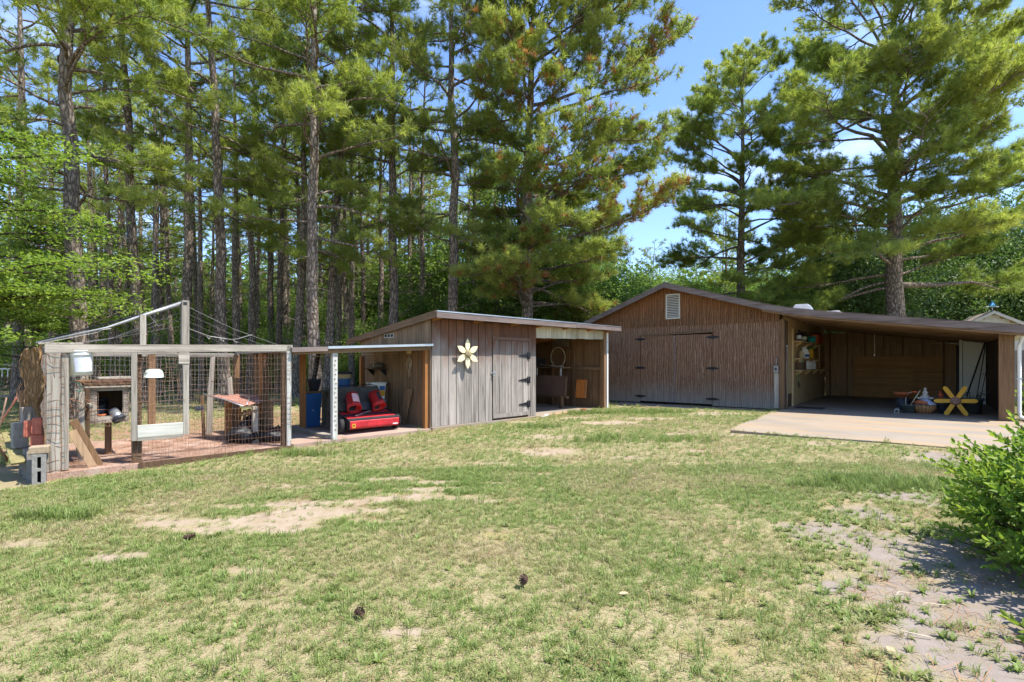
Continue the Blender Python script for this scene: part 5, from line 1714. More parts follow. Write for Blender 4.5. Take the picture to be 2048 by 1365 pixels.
# side, rear walls
B('left_wall', M_siding, ga, WL, WL + .02, .02, DEP, 0, rz_(WL) - .01)
MB().prism([(WL + .02, 0), (-.02, 0), (-.02, rz_(-.02) - .02), (AP, AZ - .02), (WL + .02, rz_(WL + .02) - .02)], DEP - .02, DEP).build('rear_wall', M_siding, ga)
B('corner_board', M_brown, ga, -.004, .10, -.03, .10, 0, 2.55)
B('corner_board', M_dark, ga, .10, .125, -.028, .42, .0, 2.52)
# carport inside
B('inner_wall', M_cream, ga, -.03, .06, .42, DEP - .03, 0.005, rz_(.06) - .05)
B('jamb', plain('pale_jamb', (.55, .42, .22), .8, var=.1), ga, .061, .10, 1.34, 1.42, .005, 2.35)
B('jamb', plain('pale_jamb_far', (.48, .34, .17), .8, var=.1), ga, .061, .10, 6.4, 6.5, 1.1, 2.42)
B('access_flap', M_dark, ga, .061, .075, .62, 1.2, .02, .40)
B('rear_panel', wood('rear_sheathing', (.44, .27, .15), (.20, .115, .06), 'z'), ga, .07, 4.6, DEP - .04, DEP - .01, .005, 2.0)
B('rear_panel', wood('rear_sheathing', (.44, .27, .15), (.20, .115, .06), 'z'), ga, .07, 4.6, DEP - .045, DEP - .012, 2.003, 2.60 - .1)
for i in range(8):
    x = .22 + i * .58
    B('stud', M_brown, ga, x, x + .05, DEP - .13, DEP - .047, .005, rz_(x + .05) - .06)
B('right_wall', M_dark, ga, 4.72, 4.75, .1, DEP, .005, rz_(4.75) - .02)
B('corner_post', M_brown, ga, 4.50, 4.76, -.06, .08, -.02, rz_(4.7) - .07, bevel=.006)
B('carport_beam', M_brownx, ga, .13, 4.5, .0, .09, rz_(4.5) - .28, rz_(4.5) - .12) if False else None
# roof: three planes with a soft bend
OV = -.36
def slope(name, x0, x1, mat, th, lift, y0=OV, y1=DEP + .35, par=None, z=rz_):
    return MB().prism([(x0, z(x0) + lift), (x1, z(x1) + lift), (x1, z(x1) + lift + th), (x0, z(x0) + lift + th)], y0, y1).build(name, mat, par or ga)
r1 = slope('roof', -7.05, AP - .001, M_shingle, .03, .045)
xs = [AP, -1.5, -.4, .2, 1.0, 2.5, 5.05]
def bent(lift, th, y0, y1, name, mat, par, x0=AP, x1=5.05):
    q = [a for a in [x0, -1.5, -.4, .0, .4, 1.2, 2.6, x1] if x0 <= a <= x1]
    sm = lambda a: rz_(a) + (.03 * math.exp(-((a - .2) / .35) ** 2))
    return MB().prism([(a, sm(a) + lift) for a in q] + [(a, sm(a) + lift + th) for a in q[::-1]], y0, y1).build(name, mat, par)
r2 = bent(.045, .03, OV, DEP + .35, 'roof', M_shingle, ga)
bent(.0, .042, OV + .03, DEP + .3, 'roof_deck', M_brownx, r2)
slope('roof_deck', -7.02, AP - .002, M_orangex, .042, .0, OV + .03, DEP + .3, r1)
bent(-.10, .165, OV - .035, OV - .003, 'fascia', M_fascia, r2)
slope('fascia', -7.08, AP - .001, M_fascia, .165, -.10, OV - .035, OV - .003, r1)
bent(-.155, .16, OV + .002, OV + .035, 'sub_fascia', M_brownx, r2, x0=-.4)
for i in range(9):
    y = .4 + i * .9
    MB().prism([(.08, rz_(.08) - .16), (4.7, rz_(4.7) - .16), (4.7, rz_(4.7) - .005), (.08, rz_(.08) - .005)], y, y + .04).build('rafter', M_brownx, r2)
bent(.079, .006, OV - .045, OV + .0, 'drip_edge', M_fascia, r2)
# white skylight bubbles on the roof
for i, (x, y, sx, sy, h, lab) in enumerate([(-.15, 4.4, .62, .6, .42, 'white domed roof vent near the roof bend'), (.72, 4.2, .8, .5, .30, 'flat pale skylight panel on the carport roof')]):
    o = thing('roof_vent' if i == 0 else 'skylight', lab, 'roof vent' if i == 0 else 'skylight', 'G', (x, y, rz_(x) + .08))
    mb = MB().prism([(-sx / 2, -.1), (sx / 2, -.16), (sx / 2, h * .55), (sx * .32, h), (-sx * .3, h), (-sx / 2, h * .6)], -sy / 2, sy / 2)
    mb.build('cover', M_plastic_white, o, .02)
    B('flange', M_metal, o, -sx / 2 - .08, sx / 2 + .08, -sy / 2 - .08, sy / 2 + .08, -.11, -.03, rot=(0, R(8), 0))
# electric box and its wooden cover
eb = thing('electric_box', 'grey outlet box on a short timber board at the garage corner', 'outlet box', 'G', (-.085, -.035, 0))
B('board', M_pen, eb, -.06, .06, -.02, .0, .03, 1.02, bevel=.003)
B('case', M_block, eb, -.06, .06, -.09, .0, 1.03, 1.24, bevel=.008)
MB().lathe([(.03, 0), (.03, .008), (.001, .0085)], 16, (0, -.091, 1.14), Matrix.Rotation(R(90), 3, 'X')).build('dial', M_char, eb)
MB().tube([(.0, -.03, 1.24), (.0, -.03, 1.45)], .012, 8).build('conduit', M_pipe, eb)
cw = thing('wall_cable', 'pale cable running down the carport side of the corner board', 'cable', 'G', (.135, .22, .02))
MB().tube([(0, 0, 0), (.006, .01, .5), (0, -.01, 1.0), (.004, .0, 1.75)], .008, 6).build('cable', M_rope, cw)
B('clip', M_metal, cw, -.008, .012, -.012, .012, 1.74, 1.80)
# wall shelves with bottles
wsf = thing('wall_shelves', 'three cream shelves on the carport inner wall', 'shelves', 'G', (.062, 1.45, 0))
SZ = [(1.95, 1.43, 6.2), (1.42, 1.43, 6.0), (1.06, 1.2, 7.2)]
M_shelf = plain('shelf_edge', (.50, .36, .18), .8, var=.15)
for z, y0, y1 in SZ:
    B('shelf', M_shelf, wsf, 0, .24, 0, y1 - y0, z, z + .035)
    for q in np.arange(.5, y1 - y0, 1.6):
        MB().prism([(0, z - .002), (.2, z - .002), (0, z - .15)], q, q + .03).build('bracket', M_shelf, wsf)
    B('rear_strip', M_shelf, wsf, .0005, .02, 0.01, y1 - y0 - .01, z - .06, z - .001)
def bottle(lab, p, r, h, mat, capm, neck=.4, cat='bottle', nm='bottle', lm=None):
    o = thing(nm, lab, cat, 'G', p)
    MB().lathe([(r, 0), (r, h * .62), (r * .85, h * .72), (r * neck, h * .8), (r * neck, h * .9)], 16, closed=True).build('body', mat, o)
    MB().lathe([(r * neck * 1.2, h * .885), (r * neck * 1.2, h)], 12, closed=True).build('cap', capm, o)
    if lm:
        MB().lathe([(r * 1.02, h * .15), (r * 1.02, h * .5)], 16).build('wrap_label', lm, o)
    return o
z1, z2, z3 = 1.987, 1.457, 1.097
bottle('dark bottle with white label at the near end of the top shelf', (.18, 1.75, z1), .07, .34, M_black, M_black, lm=M_label)
bottle('dark jar with pale label second on the top shelf', (.18, 2.6, z1), .085, .32, M_black, M_black, .8, lm=M_mint)
o = thing('teal_cup', 'bright teal plastic cup on the top shelf', 'cup', 'G', (.19, 4.0, z1))
MB().lathe([(.10, 0), (.13, .22), (.12, .22), (.09, .01), (.001, .01)], 22).build('cup', M_teal, o)
MB().tube([(0, -.12, .18), (0, -.3, .2), (0, -.42, .2)], .02, 8).build('handle', M_teal, o)
o = thing('orange_crate', 'orange red box at the far end of the top shelf', 'box', 'G', (.17, 5.4, z1))
B('box', M_orangeplastic, o, -.1, .1, -.55, .5, 0, .33, bevel=.01)
B('lid', M_black, o, -.105, .105, -.75, .2, .332, .37)
bottle('tan bottle at the near end of the middle shelf', (.18, 2.15, z2), .07, .28, M_tan, M_black)
o = thing('white_jug', 'white handled jug with blue label on the middle shelf', 'jug', 'G', (.18, 2.75, z2))
MB().lathe([(.12, 0), (.125, .03), (.125, .2), (.10, .27), (.05, .32), (.045, .35)], 20, closed=True).build('body', M_plastic_white, o)
MB().tube([(0, .04, .30), (0, .15, .29), (0, .17, .2), (0, .12, .14)], .018, 8).build('handle', M_plastic_white, o)
MB().lathe([(.05, .345), (.05, .38)], 14, closed=True).build('cap', M_white, o)
MB().lathe([(.127, .05), (.127, .13)], 20).build('wrap_label', M_blue, o)
bottle('green and yellow bottle at the far end of the middle shelf', (.17, 3.8, z2), .12, .36, M_yellow, plain('leaf_green_cap', (.03, .25, .05), .5), .9)
bottle('slim white can beside the tan bottle on the middle shelf', (.18, 2.42, z2), .05, .36, M_white, M_trim, .7)
o = thing('wire_basket', 'dark wire basket of jars at the near end of the lowest shelf', 'basket', 'G', (.17, 2.1, z3))
B('frame', M_dark, o, -.1, .1, -.35, .35, 0, .22, bevel=.01)
for q in (-.2, 0, .18):
    MB().lathe([(.05, .0), (.05, .08), (.03, .10), (.03, .12)], 12, (0, q, .222), closed=True).build('jar', M_tan if q else M_green, o)
for i, (q, lab) in enumerate([(3.25, 'first of three white spray cans on the lowest shelf'), (3.85, 'red capped spray can, middle of three on the lowest shelf'), (4.5, 'farthest of three spray cans on the lowest shelf')]):
    bottle(lab, (.17, q, z3), .075, .30, M_plastic_white, M_redbucket if i == 1 else M_trim, .6, 'spray can', 'spray_can')
o = thing('green_hand_tool', 'green handled hand rake hanging under the lowest shelf', 'hand tool', 'G', (.13, 1.95, .55))
MB().tube([(0, 0, .50), (0, .03, .25), (0, .05, .2)], .012, 6).build('handle', plain('tool_green', (.05, .22, .06), .5), o)
for q in (-.1, -.03, .04, .11):
    MB().tube([(0, .05, .2), (0, .05 + q, .1), (.02, .05 + q * 1.3, 0)], .006, 5).build('tine', M_blackmetal, o)

# plywood sheets on the rear wall
for i, (x0, x1, lab) in enumerate([(1.05, 2.85, 'long orange plywood sheet leaning on the carport rear wall, left'), (2.855, 3.70, 'shorter orange plywood sheet leaning on the rear wall, right')]):
    o = thing('plywood_sheet', lab, 'plywood', 'G', (0, DEP - .3, .006))
    MB().box(x0, x1, 0, .018, 0, 1.55, rot=(R(-6), 0, 0), piv=(x0, 0, 0)).build('sheet', M_ply, o)
    MB().box(x0 + .02, x1 - .02, -.012, -.001, .75, .765, rot=(R(-6), 0, 0), piv=(x0, 0, 0)).build('scuff_strip', M_brownx, o)
# white door panel and rods
o = thing('white_door', 'tall off-white slab door standing in the right rear of the carport', 'door', 'G', (4.06, 5.8, .006))
B('slab', M_door_white, o, .09, .63, 0, .045, 0, 2.02, bevel=.004)
B('frame_strip', M_door_white, o, .0, .075, -.01, .05, 0, 2.06, bevel=.004)
B('strip_gap', M_black, o, .076, .089, .02, .04, 0, 2.02)
MB().lathe([(.025, 0), (.03, .03), (.02, .05), (.001, .052)], 14, (.56, -.001, .95), Matrix.Rotation(R(90), 3, 'X')).build('knob', M_metal, o)
for i, (x0, z0, x1, z1_, lab) in enumerate([(4.22, .25, 4.66, 1.95, 'thick dark pole slanting across the white door'), (4.42, .02, 4.66, 1.85, 'thin black rod slanting steeply across the white door'), (4.50, .02, 4.70, 1.25, 'short thin rod lowest on the white door')]):
    o = thing('leaning_rod', lab, 'rod', 'G', (x0, 5.45 - .1 * i, z0 if z0 > .1 else .006))
    MB().tube([(0, 0, 0), (x1 - x0, .2, z1_ - z0)], [.022, .013, .009][i], 7).build('shaft', M_black, o)
    MB().tube([(-.004, 0, 0), (.012, .0, .05)], [.028, .018, .013][i], 7).build('ferrule', M_rubber, o)
o = thing('dark_locker', 'dark cabinet in the shadow right of the white door', 'cabinet', 'G', (4.45, 7.2, .006))
B('body', M_char, o, -.4, .2, -.3, .3, 0, 1.9, bevel=.01)
B('cabinet_door', M_black, o, -.38, .18, -.32, -.302, .05, 1.85)

# floor things by the opening
o = thing('star_flower', 'large golden wooden flower with six pointed petals standing in the carport', 'wooden flower', 'G', (3.79, .86, .365))
for i in range(6):
    a = R(60 * i + 2)
    m3 = Matrix.Rotation(-a, 3, 'Y')
    pts = [(.05, -.045), (.36, -.052), (.40, -.035), (.425, 0), (.40, .035), (.36, .052), (.05, .045)]
    q = [m3 @ Vector((p[0], 0, p[1])) for p in pts]
    MB().prism([(p.x, p.z) for p in q], -.02 + .006 * (i % 2), .0 + .006 * (i % 2)).build('petal', M_yellow, o, .004)
MB().lathe([(.105, 0), (.105, .02), (.08, .04), (.04, .05), (.002, .052)], 22, (0, -.022, 0), Matrix.Rotation(R(90), 3, 'X')).build('centre', M_seed, o)
MB().bar((0, .02, -.05), (0, .35, -.355), .03, .02).build('prop', M_dark, o)
o = thing('slat_basket', 'round slatted wooden basket on the carport floor', 'basket', 'G', (3.17, 1.1, .006))
MB().lathe([(.12, 0), (.19, .06), (.235, .14), (.24, .22), (.225, .22), (.215, .15), (.10, .02), (.001, .02)], 26).build('inner_shell', M_dark, o)
for i in range(20):
    a = 2 * math.pi * i / 20
    mb = MB()
    pr = [(.125, .0), (.196, .06), (.241, .14), (.246, .215)]
    vs = []
    for r, z in pr:
        for s in (-1, 1):
            vs.append((r * math.cos(a + s * .13), r * math.sin(a + s * .13), z))
            vs.append(((r + .01) * math.cos(a + s * .13), (r + .01) * math.sin(a + s * .13), z))
    fs_ = []
    for k in range(3):
        b0 = k * 4
        fs_ += [(b0 + 1, b0 + 3, b0 + 7, b0 + 5), (b0, b0 + 1, b0 + 5, b0 + 4), (b0 + 3, b0 + 2, b0 + 6, b0 + 7), (b0 + 2, b0, b0 + 4, b0 + 6)]
    mb.add(vs, fs_).build('slat', M_basket, o)
MB().tube([(.25 * math.cos(a), .25 * math.sin(a), .222) for a in np.linspace(0, 6.283, 26)], .012, 6).build('rim', M_pot, o)
o = thing('folded_cloth', 'pale blue grey cloth heaped in the slatted basket', 'cloth', 'G', (3.2, 1.1, .22))
g = np.random.default_rng(8)
vs, fs_ = [], []
for j in range(7):
    for i in range(22):
        a = 2 * math.pi * i / 22
        r = .235 * (1 - (j / 6.2) ** 1.6) * (1 + .06 * math.sin(4 * a + j))
        vs.append((r * math.cos(a), r * math.sin(a), .02 + .15 * (j / 6) + .012 * g.normal()))
for j in range(6):
    for i in range(22):
        i2 = (i + 1) % 22
        fs_.append((j * 22 + i, j * 22 + i2, (j + 1) * 22 + i2, (j + 1) * 22 + i))
MB().add(vs, fs_, True).build('folds', M_tarp, o)
MB().tube([(-.22, -.05, .05), (-.1, -.2, .08), (.05, -.22, .06)], [.05, .06, .03], 8).build('orange_fold', M_terra, o)
o = thing('garden_figure', 'small pale figurine ornament with tiered body on the cloth heap', 'ornament', 'G', (3.20, 1.25, .36))
MB().lathe([(.09, 0), (.10, .04), (.085, .09), (.05, .12), (.06, .15), (.065, .18), (.04, .215), (.028, .24), (.035, .26), (.03, .29), (.001, .31)], 18).build('body', plain('speckled_white', (.50, .45, .40), .7, var=.5, sc=50), o)
for s in (-1, 1):
    MB().tube([(.07 * s, -.02, .05), (.13 * s, -.05, .02), (.17 * s, -.06, .05)], [.035, .025, .02], 8).build('arm', M_trim, o)
o = thing('green_planter', 'grey green round planter left of the slatted basket', 'planter', 'G', (2.86, .95, .006))
MB().lathe([(.12, 0), (.155, .19), (.17, .19), (.17, .215), (.145, .215), (.11, .02), (.001, .02)], 22).build('pot', M_pot, o)
MB().lathe([(.146, .18), (.05, .19), (.001, .19)], 18).build('soil', M_soil, o)
for a0, a1, c_, lab, nm in [((-.05, 0, .19), (.12, .05, .52), M_rope, 'pale stick standing in the green planter', 'garden_stick')]:
    q = thing(nm, lab, 'stick', 'G', (2.90, .95, .2))
    MB().tube([(.0, 0, 0), (.10, .03, .2), (.2, .05, .40)], .011, 6).build('shaft', c_, q)
    MB().tube([(.2, .05, .40), (.205, .05, .42)], .014, 6).build('tip', M_wire, q)
q = thing('bent_tool', 'orange handled weed tool with curved shaft in the green planter', 'garden tool', 'G', (2.80, 1.0, .2))
MB().tube([(0, 0, 0), (.0, 0, .18), (.07, .02, .32), (.16, .03, .37)], .010, 6).build('shaft', M_rope, q)
MB().tube([(.13, .028, .36), (.24, .04, .345)], .02, 8).build('grip', M_orangeplastic, q)
o = thing('clay_planter', 'wide terracotta bowl planter on a dark stand behind the green planter', 'planter', 'G', (2.72, 2.0, .006))
MB().lathe([(.16, 0), (.16, .33), (.14, .33), (.13, .02), (.001, .02)], 20).build('stand', M_char, o)
MB().lathe([(.13, .33), (.2, .43), (.215, .43), (.215, .50), (.19, .50), (.001, .48)], 24).build('bowl', M_terra, o)
o = thing('square_tube', 'short pale square metal tube lying on the carport floor', 'metal tube', 'G', (2.62, .62, .006))
mb = MB().box(-.045, .045, 0, .75, 0, .008).box(-.045, .045, 0, .75, .082, .09).box(-.045, -.037, 0, .75, .0081, .0819).box(.037, .045, 0, .75, .0081, .0819)
mb.build('tube', M_trim, o)
B('plug', M_black, o, -.036, .036, .04, .05, .0085, .0815)
for i, (x, y, r, h, lab) in enumerate([(3.62, 1.75, .19, .42, 'tall dark tub behind the golden flower, left'), (4.15, 1.7, .22, .40, 'wide dark pot behind the golden flower, right'), (3.55, 1.2, .11, .28, 'narrow dark pot beside the basket')]):
    o = thing('dark_planter', lab, 'planter', 'G', (x, y, .006))
    MB().lathe([(r * .75, 0), (r * .95, h * .85), (r * 1.08, h * .85), (r * 1.08, h), (r * .95, h), (r * .7, .03), (.001, .03)], 22).build('pot', M_pot if i < 2 else M_char, o)
    MB().lathe([(r * .95, h * .88), (r * .4, h * .93), (.001, h * .93)], 18).build('soil', M_soil, o)
    mb = MB()
    for k in range(26):
        a = rng.uniform(0, 6.28)
        L = rng.uniform(.1, .28)
        q0 = Vector((r * .5 * math.cos(a), r * .5 * math.sin(a), h * .92))
        mb.tube([q0, q0 + Vector((math.cos(a) * L * .4, math.sin(a) * L * .4, L * .8)), q0 + Vector((math.cos(a) * L, math.sin(a) * L, L * .7))], .006, 3, False)
    mb.build('dry_stems', M_soil if i != 1 else plain('grey_green_stems', (.12, .13, .09), .8), o)
o = thing('red_ornament', 'small red ornament between the basket and the dark tub', 'ornament', 'G', (3.52, 1.55, .35))
MB().lathe([(.03, 0), (.06, .04), (.07, .10), (.04, .16), (.02, .18), (.03, .21), (.001, .23)], 14).build('body', M_orangeplastic, o)
MB().lathe([(.06, -.345), (.05, -.2), (.03, 0)], 12).build('stand', M_char, o)
o = thing('floor_mat', 'dark door mat on the carport floor by the inner wall', 'mat', 'G', (.55, .85, .006))
B('mat', M_mat, o, -.3, .4, -.25, .35, 0, .012, bevel=.003)
B('mat_border', M_char, o, -.32, .42, -.27, .37, -.0005, .006)
o = thing('pull_cord', 'thin light cord hanging from the carport rafters', 'cord', 'G', (2.05, 2.2, 1.55))
MB().tube([(0, 0, 0), (.004, 0, .3), (0, 0, .62)], .004, 5).build('cord', M_rope, o)
MB().lathe([(.012, -.03), (.016, 0), (.004, .01)], 10, closed=True).build('knob', M_white, o)
# gutter and downspout
o = thing('downspout', 'white metal downspout at the right end of the carport', 'downspout', 'G', (4.86, .0, 0))
MB().tube([(.02, -.1, 1.94), (.0, -.05, 1.80), (-.02, .0, 1.70), (-.02, .0, .22), (-.0, -.06, .1), (.22, -.2, .03)], .037, 8).build('pipe', M_white, o)
B('strap', M_metal, o, -.065, .025, -.045, .045, .95, .98)
B('gutter', M_white, o, -.06, .32, -.16, 5.0, 1.93, 2.02)

# cream shed with a blue finial behind
cs = thing('cream_shed', 'cream boarded gable shed behind the right end of the carport', 'shed', 'W', (21.2, 22.6, .0), R(-30))
for i in range(13):
    z0 = i * .2
    B('clapboard', M_trim if i else M_cream, cs, -1.9, 1.9, -.02 - .0, .0, z0 + .004, z0 + .2, rot=(R(-2), 0, 0))
for i in range(5):
    z0 = 2.6 + i * .19
    hw = 1.9 * (1 - (z0 - 2.55 + .19) / 1.15)
    if hw > .1:
        B('clapboard', M_trim, cs, -hw, hw, -.02, .0, z0 + .004, z0 + .19, rot=(R(-2), 0, 0))
MB().prism([(-1.88, 0), (1.88, 0), (1.88, 2.55), (0, 3.62), (-1.88, 2.55)], .01, 3.2).build('body', M_cream, cs)
for s in (-1, 1):
    rf_ = MB().prism([(0, 3.66), (2.15 * s, 2.43), (2.15 * s, 2.49), (0, 3.73)][::s], -.25, 3.4).build('roof', M_shingle, cs)
    MB().prism([(0, 3.58), (2.16 * s, 2.33), (2.16 * s, 2.45), (0, 3.69)][::s], -.275, -.252).build('barge_board', M_trim, rf_)
o = thing('blue_finial', 'small blue roofed weather vane on the cream shed ridge', 'weather vane', 'W', (21.1, 22.5, 3.70))
MB().tube([(0, 0, 0), (0, 0, .2)], .02, 6).build('rod', M_metal, o)
MB().lathe([(.16, .2), (.13, .22), (.06, .36), (.001, .46)], 12).build('cone', M_bird, o)
MB().bar((-.28, 0, .2), (.28, 0, .2), .05, .03).build('cross_arm', M_white, o)
# grey fence beyond the downspout
gf = thing('board_fence', 'grey vertical board fence seen past the white downspout', 'fence', 'G', (5.3, 6.0, -.05), R(-4))
for i in range(24):
    B('board', M_fascia if i % 3 else M_pen, gf, i * .16, i * .16 + .15, 0, .022, 0, 1.75 + .02 * math.sin(i * 3.1))
B('fence_rail', M_penx, gf, 0, 3.85, .023, .06, .4, .48)
B('fence_rail', M_penx, gf, 0, 3.85, .023, .06, 1.3, 1.38)

# ------------------------------------------------------------------ hedge bush in the right foreground
def bush(name, lab, c, rad, nsh, leaf, seed, mat, group=None):
    g = np.random.default_rng(seed)
    d = nrm(g.normal(size=(nsh, 3)) * np.array([1, 1, .9]) + np.array([0, 0, .15]))
    lump = 1 + .12 * np.sin(d[:, 0] * 5 + seed) * np.cos(d[:, 1] * 6) + g.normal(size=nsh) * .10
    dep = np.where(g.random(nsh) < .62, g.uniform(.86, 1.03, nsh), g.uniform(.45, .86, nsh))
    P0 = d * np.array(rad) * (lump * dep)[:, None]
    P0[:, 2] = np.maximum(P0[:, 2] + rad[2] * .98, .06)
    D = nrm(d * np.array([1, 1, .7]) + np.array([0, 0, .45]) + g.normal(size=(nsh, 3)) * .35)
    L = g.uniform(.14, .30, nsh)
    VV, FF, TT, o = [], [], [], 0
    paths = []
    nl = 13
    for i in range(nsh):
        ref = nrm(np.cross(D[i], g.normal(size=3)))
        r2 = np.cross(D[i], ref)
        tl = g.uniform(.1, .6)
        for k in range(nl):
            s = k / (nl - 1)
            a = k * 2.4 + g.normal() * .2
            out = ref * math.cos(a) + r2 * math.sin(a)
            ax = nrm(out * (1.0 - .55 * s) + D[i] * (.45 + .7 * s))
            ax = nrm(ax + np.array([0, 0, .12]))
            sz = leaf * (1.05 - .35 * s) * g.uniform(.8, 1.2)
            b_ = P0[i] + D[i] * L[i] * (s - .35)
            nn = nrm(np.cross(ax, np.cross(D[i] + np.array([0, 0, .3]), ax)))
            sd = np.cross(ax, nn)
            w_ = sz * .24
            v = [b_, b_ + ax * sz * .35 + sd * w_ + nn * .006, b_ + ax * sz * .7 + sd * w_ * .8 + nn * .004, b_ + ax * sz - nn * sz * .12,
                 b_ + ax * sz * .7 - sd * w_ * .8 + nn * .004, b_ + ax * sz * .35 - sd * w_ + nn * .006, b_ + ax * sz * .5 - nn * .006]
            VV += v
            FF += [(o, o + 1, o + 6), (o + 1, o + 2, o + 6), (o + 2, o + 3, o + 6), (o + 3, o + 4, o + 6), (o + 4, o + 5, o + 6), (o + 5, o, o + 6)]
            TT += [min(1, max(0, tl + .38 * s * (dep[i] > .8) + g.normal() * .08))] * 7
            o += 7
        if i % 3 == 0:
            paths.append((np.array([[0, 0, -.1] + g.normal(size=3) * .12 * np.array([1, 1, 0]), P0[i] * .55 + g.normal(size=3) * .04, P0[i] + D[i] * L[i] * .5]), np.array([.016, .008, .003])))
    ob = bpy.data.objects.new(name, None)
    COL.objects.link(ob)
    ob.location = c
    tag(ob, lab, 'shrub', group)
    v, f = tubes(paths, 5)
    for nm, me in (('stems', np_mesh(name + '_stems', v, f, M_twig, smooth=True)), ('crown', np_mesh(name + '_leaves', np.array(VV), np.array(FF), mat, np.array(TT), smooth=True))):
        q = bpy.data.objects.new(nm, me)
        COL.objects.link(q)
        q.parent = ob
    return ob


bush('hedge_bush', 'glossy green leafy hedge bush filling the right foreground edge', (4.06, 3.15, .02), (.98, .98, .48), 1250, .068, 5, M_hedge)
bush('small_shrub', 'young bright green shrub by the downspout at the right edge', (12.2, 11.6, .1), (.55, .5, .42), 160, .09, 6, M_dog)
bush('sprig_plant', 'low broad-leaved sprig at the bottom right corner', (2.72, 2.45, .02), (.16, .16, .10), 14, .08, 9, M_hedge)

# small things on the lawn
def pinecone(lab, u, loc, rot, s=1.0):
    o = bpy.data.objects.new('pine_cone', None)
    COL.objects.link(o)
    o.location = loc
    o.rotation_euler = rot
    o.scale = (s,) * 3
    tag(o, lab, 'pine cone', 'fallen pine cones')
    MB().lathe([(.004, 0), (.014, .015), (.018, .05), (.010, .085), (.001, .098)], 10).build('core', M_cone, o)
    mb = MB()
    for k in range(64):
        z = .004 + .09 * k / 64
        a = k * 2.39996
        r = .034 * math.sin(math.pi * (.12 + .8 * (k / 64))) + .006
        d = Vector((math.cos(a), math.sin(a), 0))
        t_ = Vector((-math.sin(a), math.cos(a), 0))
        b_ = d * .008 + Vector((0, 0, z))
        e = d * r + Vector((0, 0, z + .008))
        mb.add([b_ - t_ * .003, b_ + t_ * .003, e + t_ * .008, e - t_ * .008, e + Vector((0, 0, .007)) + d * .003], [(0, 1, 2, 3), (3, 2, 4)])
    mb.build('scales', M_cone, o)
    return o
gzf = lambda x, y: float(gz(x, y))
pinecone('upright dark pine cone on the lawn right of centre', 0, (.077, 3.28, gzf(.08, 3.28) + .015), (R(18), R(-14), .4), .75)
pinecone('brown pine cone lying on its side in the grass left of centre', 0, (-.90, 2.94, gzf(-.9, 2.94) + .03), (R(84), 0, .9), .7)
pinecone('distant pine cone lying on the bare sandy patch', 0, (-2.72, 4.22, gzf(-2.72, 4.22) + .03), (R(80), 0, 2.2), .95)
for i, (x, y, lab) in enumerate([(.68, 3.12, 'pale fallen leaf lying on the lawn'), (1.85, 2.5, 'tan bark flake at the bottom right')]):
    o = thing('fallen_leaf', lab, 'leaf', 'W', (x, y, gzf(x, y) + .022), i * 1.2)
    o.scale = (.6, .6, .6)
    mt = M_tan if i == 0 else plain('bark_flake', (.50, .34, .2), .9, var=.2)
    MB().add([(-.05, 0, 0), (-.02, .03, .008), (.025, .028, .01), (.055, .0, .004), (.02, -.03, .012), (-.02, -.028, .006), (0, 0, .002)], [(0, 1, 6), (1, 2, 6), (2, 3, 6), (3, 4, 6), (4, 5, 6), (5, 0, 6)]).build('blade', mt, o)
    MB().tube([(-.07, 0, .003), (-.05, 0, .002), (.05, 0, .006)], .0015, 4).build('stalk', M_rope, o)
for i, (x, y, a, L) in enumerate([(2.15, 2.62, 2.6, .24), (2.5, 2.95, 2.9, .20), (2.28, 3.05, .4, .15)]):
    o = thing('dry_twig', ['long pale twig on the bare soil at lower right', 'thin grey twig on the soil in the bush shade', 'short twig on the grey sand left of the bush'][i], 'twig', 'W', (x, y, gzf(x, y) + .012), a)
    MB().tube([(0, 0, 0), (L * .5, .02, .01), (L, -.01, .0)], [.004, .003, .002], 5).build('stem', M_rope, o)
    MB().tube([(L * .5, .02, .01), (L * .7, .05, .012)], .002, 4).build('side_shoot', M_rope, o)

# ------------------------------------------------------------------ grass (uncountable: scattered instances)
def blade_mesh(name, seed, n, ln, wd, splay, rad, flatleaf=False):
    g = np.random.default_rng(seed)
    V, F, o = [], [], 0
    for i in range(n):
        a = g.uniform(0, 6.283)
        b0 = np.array([math.cos(a), math.sin(a), 0]) * g.uniform(0, rad)
        h = a + g.normal() * .9
        out = np.array([math.cos(h), math.sin(h), 0])
        sd = np.array([-math.sin(h), math.cos(h), 0]) * wd * .5 * g.uniform(.7, 1.3)
        L = ln * g.uniform(.55, 1.2)
        s1 = splay * g.uniform(.4, 1.2)
        m1 = b0 + out * L * .35 * s1 + np.array([0, 0, L * .55 * (1.1 - .5 * min(s1, 1.6))])
        e = b0 + out * L * .95 * s1 + np.array([0, 0, L * (.85 - .5 * min(s1, 1.6))])
        e[2] = max(e[2], .004)
        V += [b0 - sd * .8, b0 + sd * .8, m1 + sd, m1 - sd, e]
        F += [(o, o + 1, o + 2), (o, o + 2, o + 3), (o + 3, o + 2, o + 4)]
        o += 5
    return np_mesh(name, np.array(V), np.array(F), M_grass)


gcol = bpy.data.collections.new('grass_sources')      # not linked: only feeds the scatter
TUFTS = [('t0', 101, 11, .062, .0042, .85, .03), ('t1', 102, 10, .05, .004, 1.25, .035), ('t2', 103, 12, .075, .0045, .7, .03), ('t3', 104, 9, .055, .005, 1.5, .04),
         ('t4', 105, 16, .19, .0055, .42, .045), ('t5', 106, 9, .075, .013, 1.2, .012)]
for q in TUFTS:
    ob = bpy.data.objects.new('grass_' + q[0], blade_mesh(*q))
    gcol.objects.link(ob)


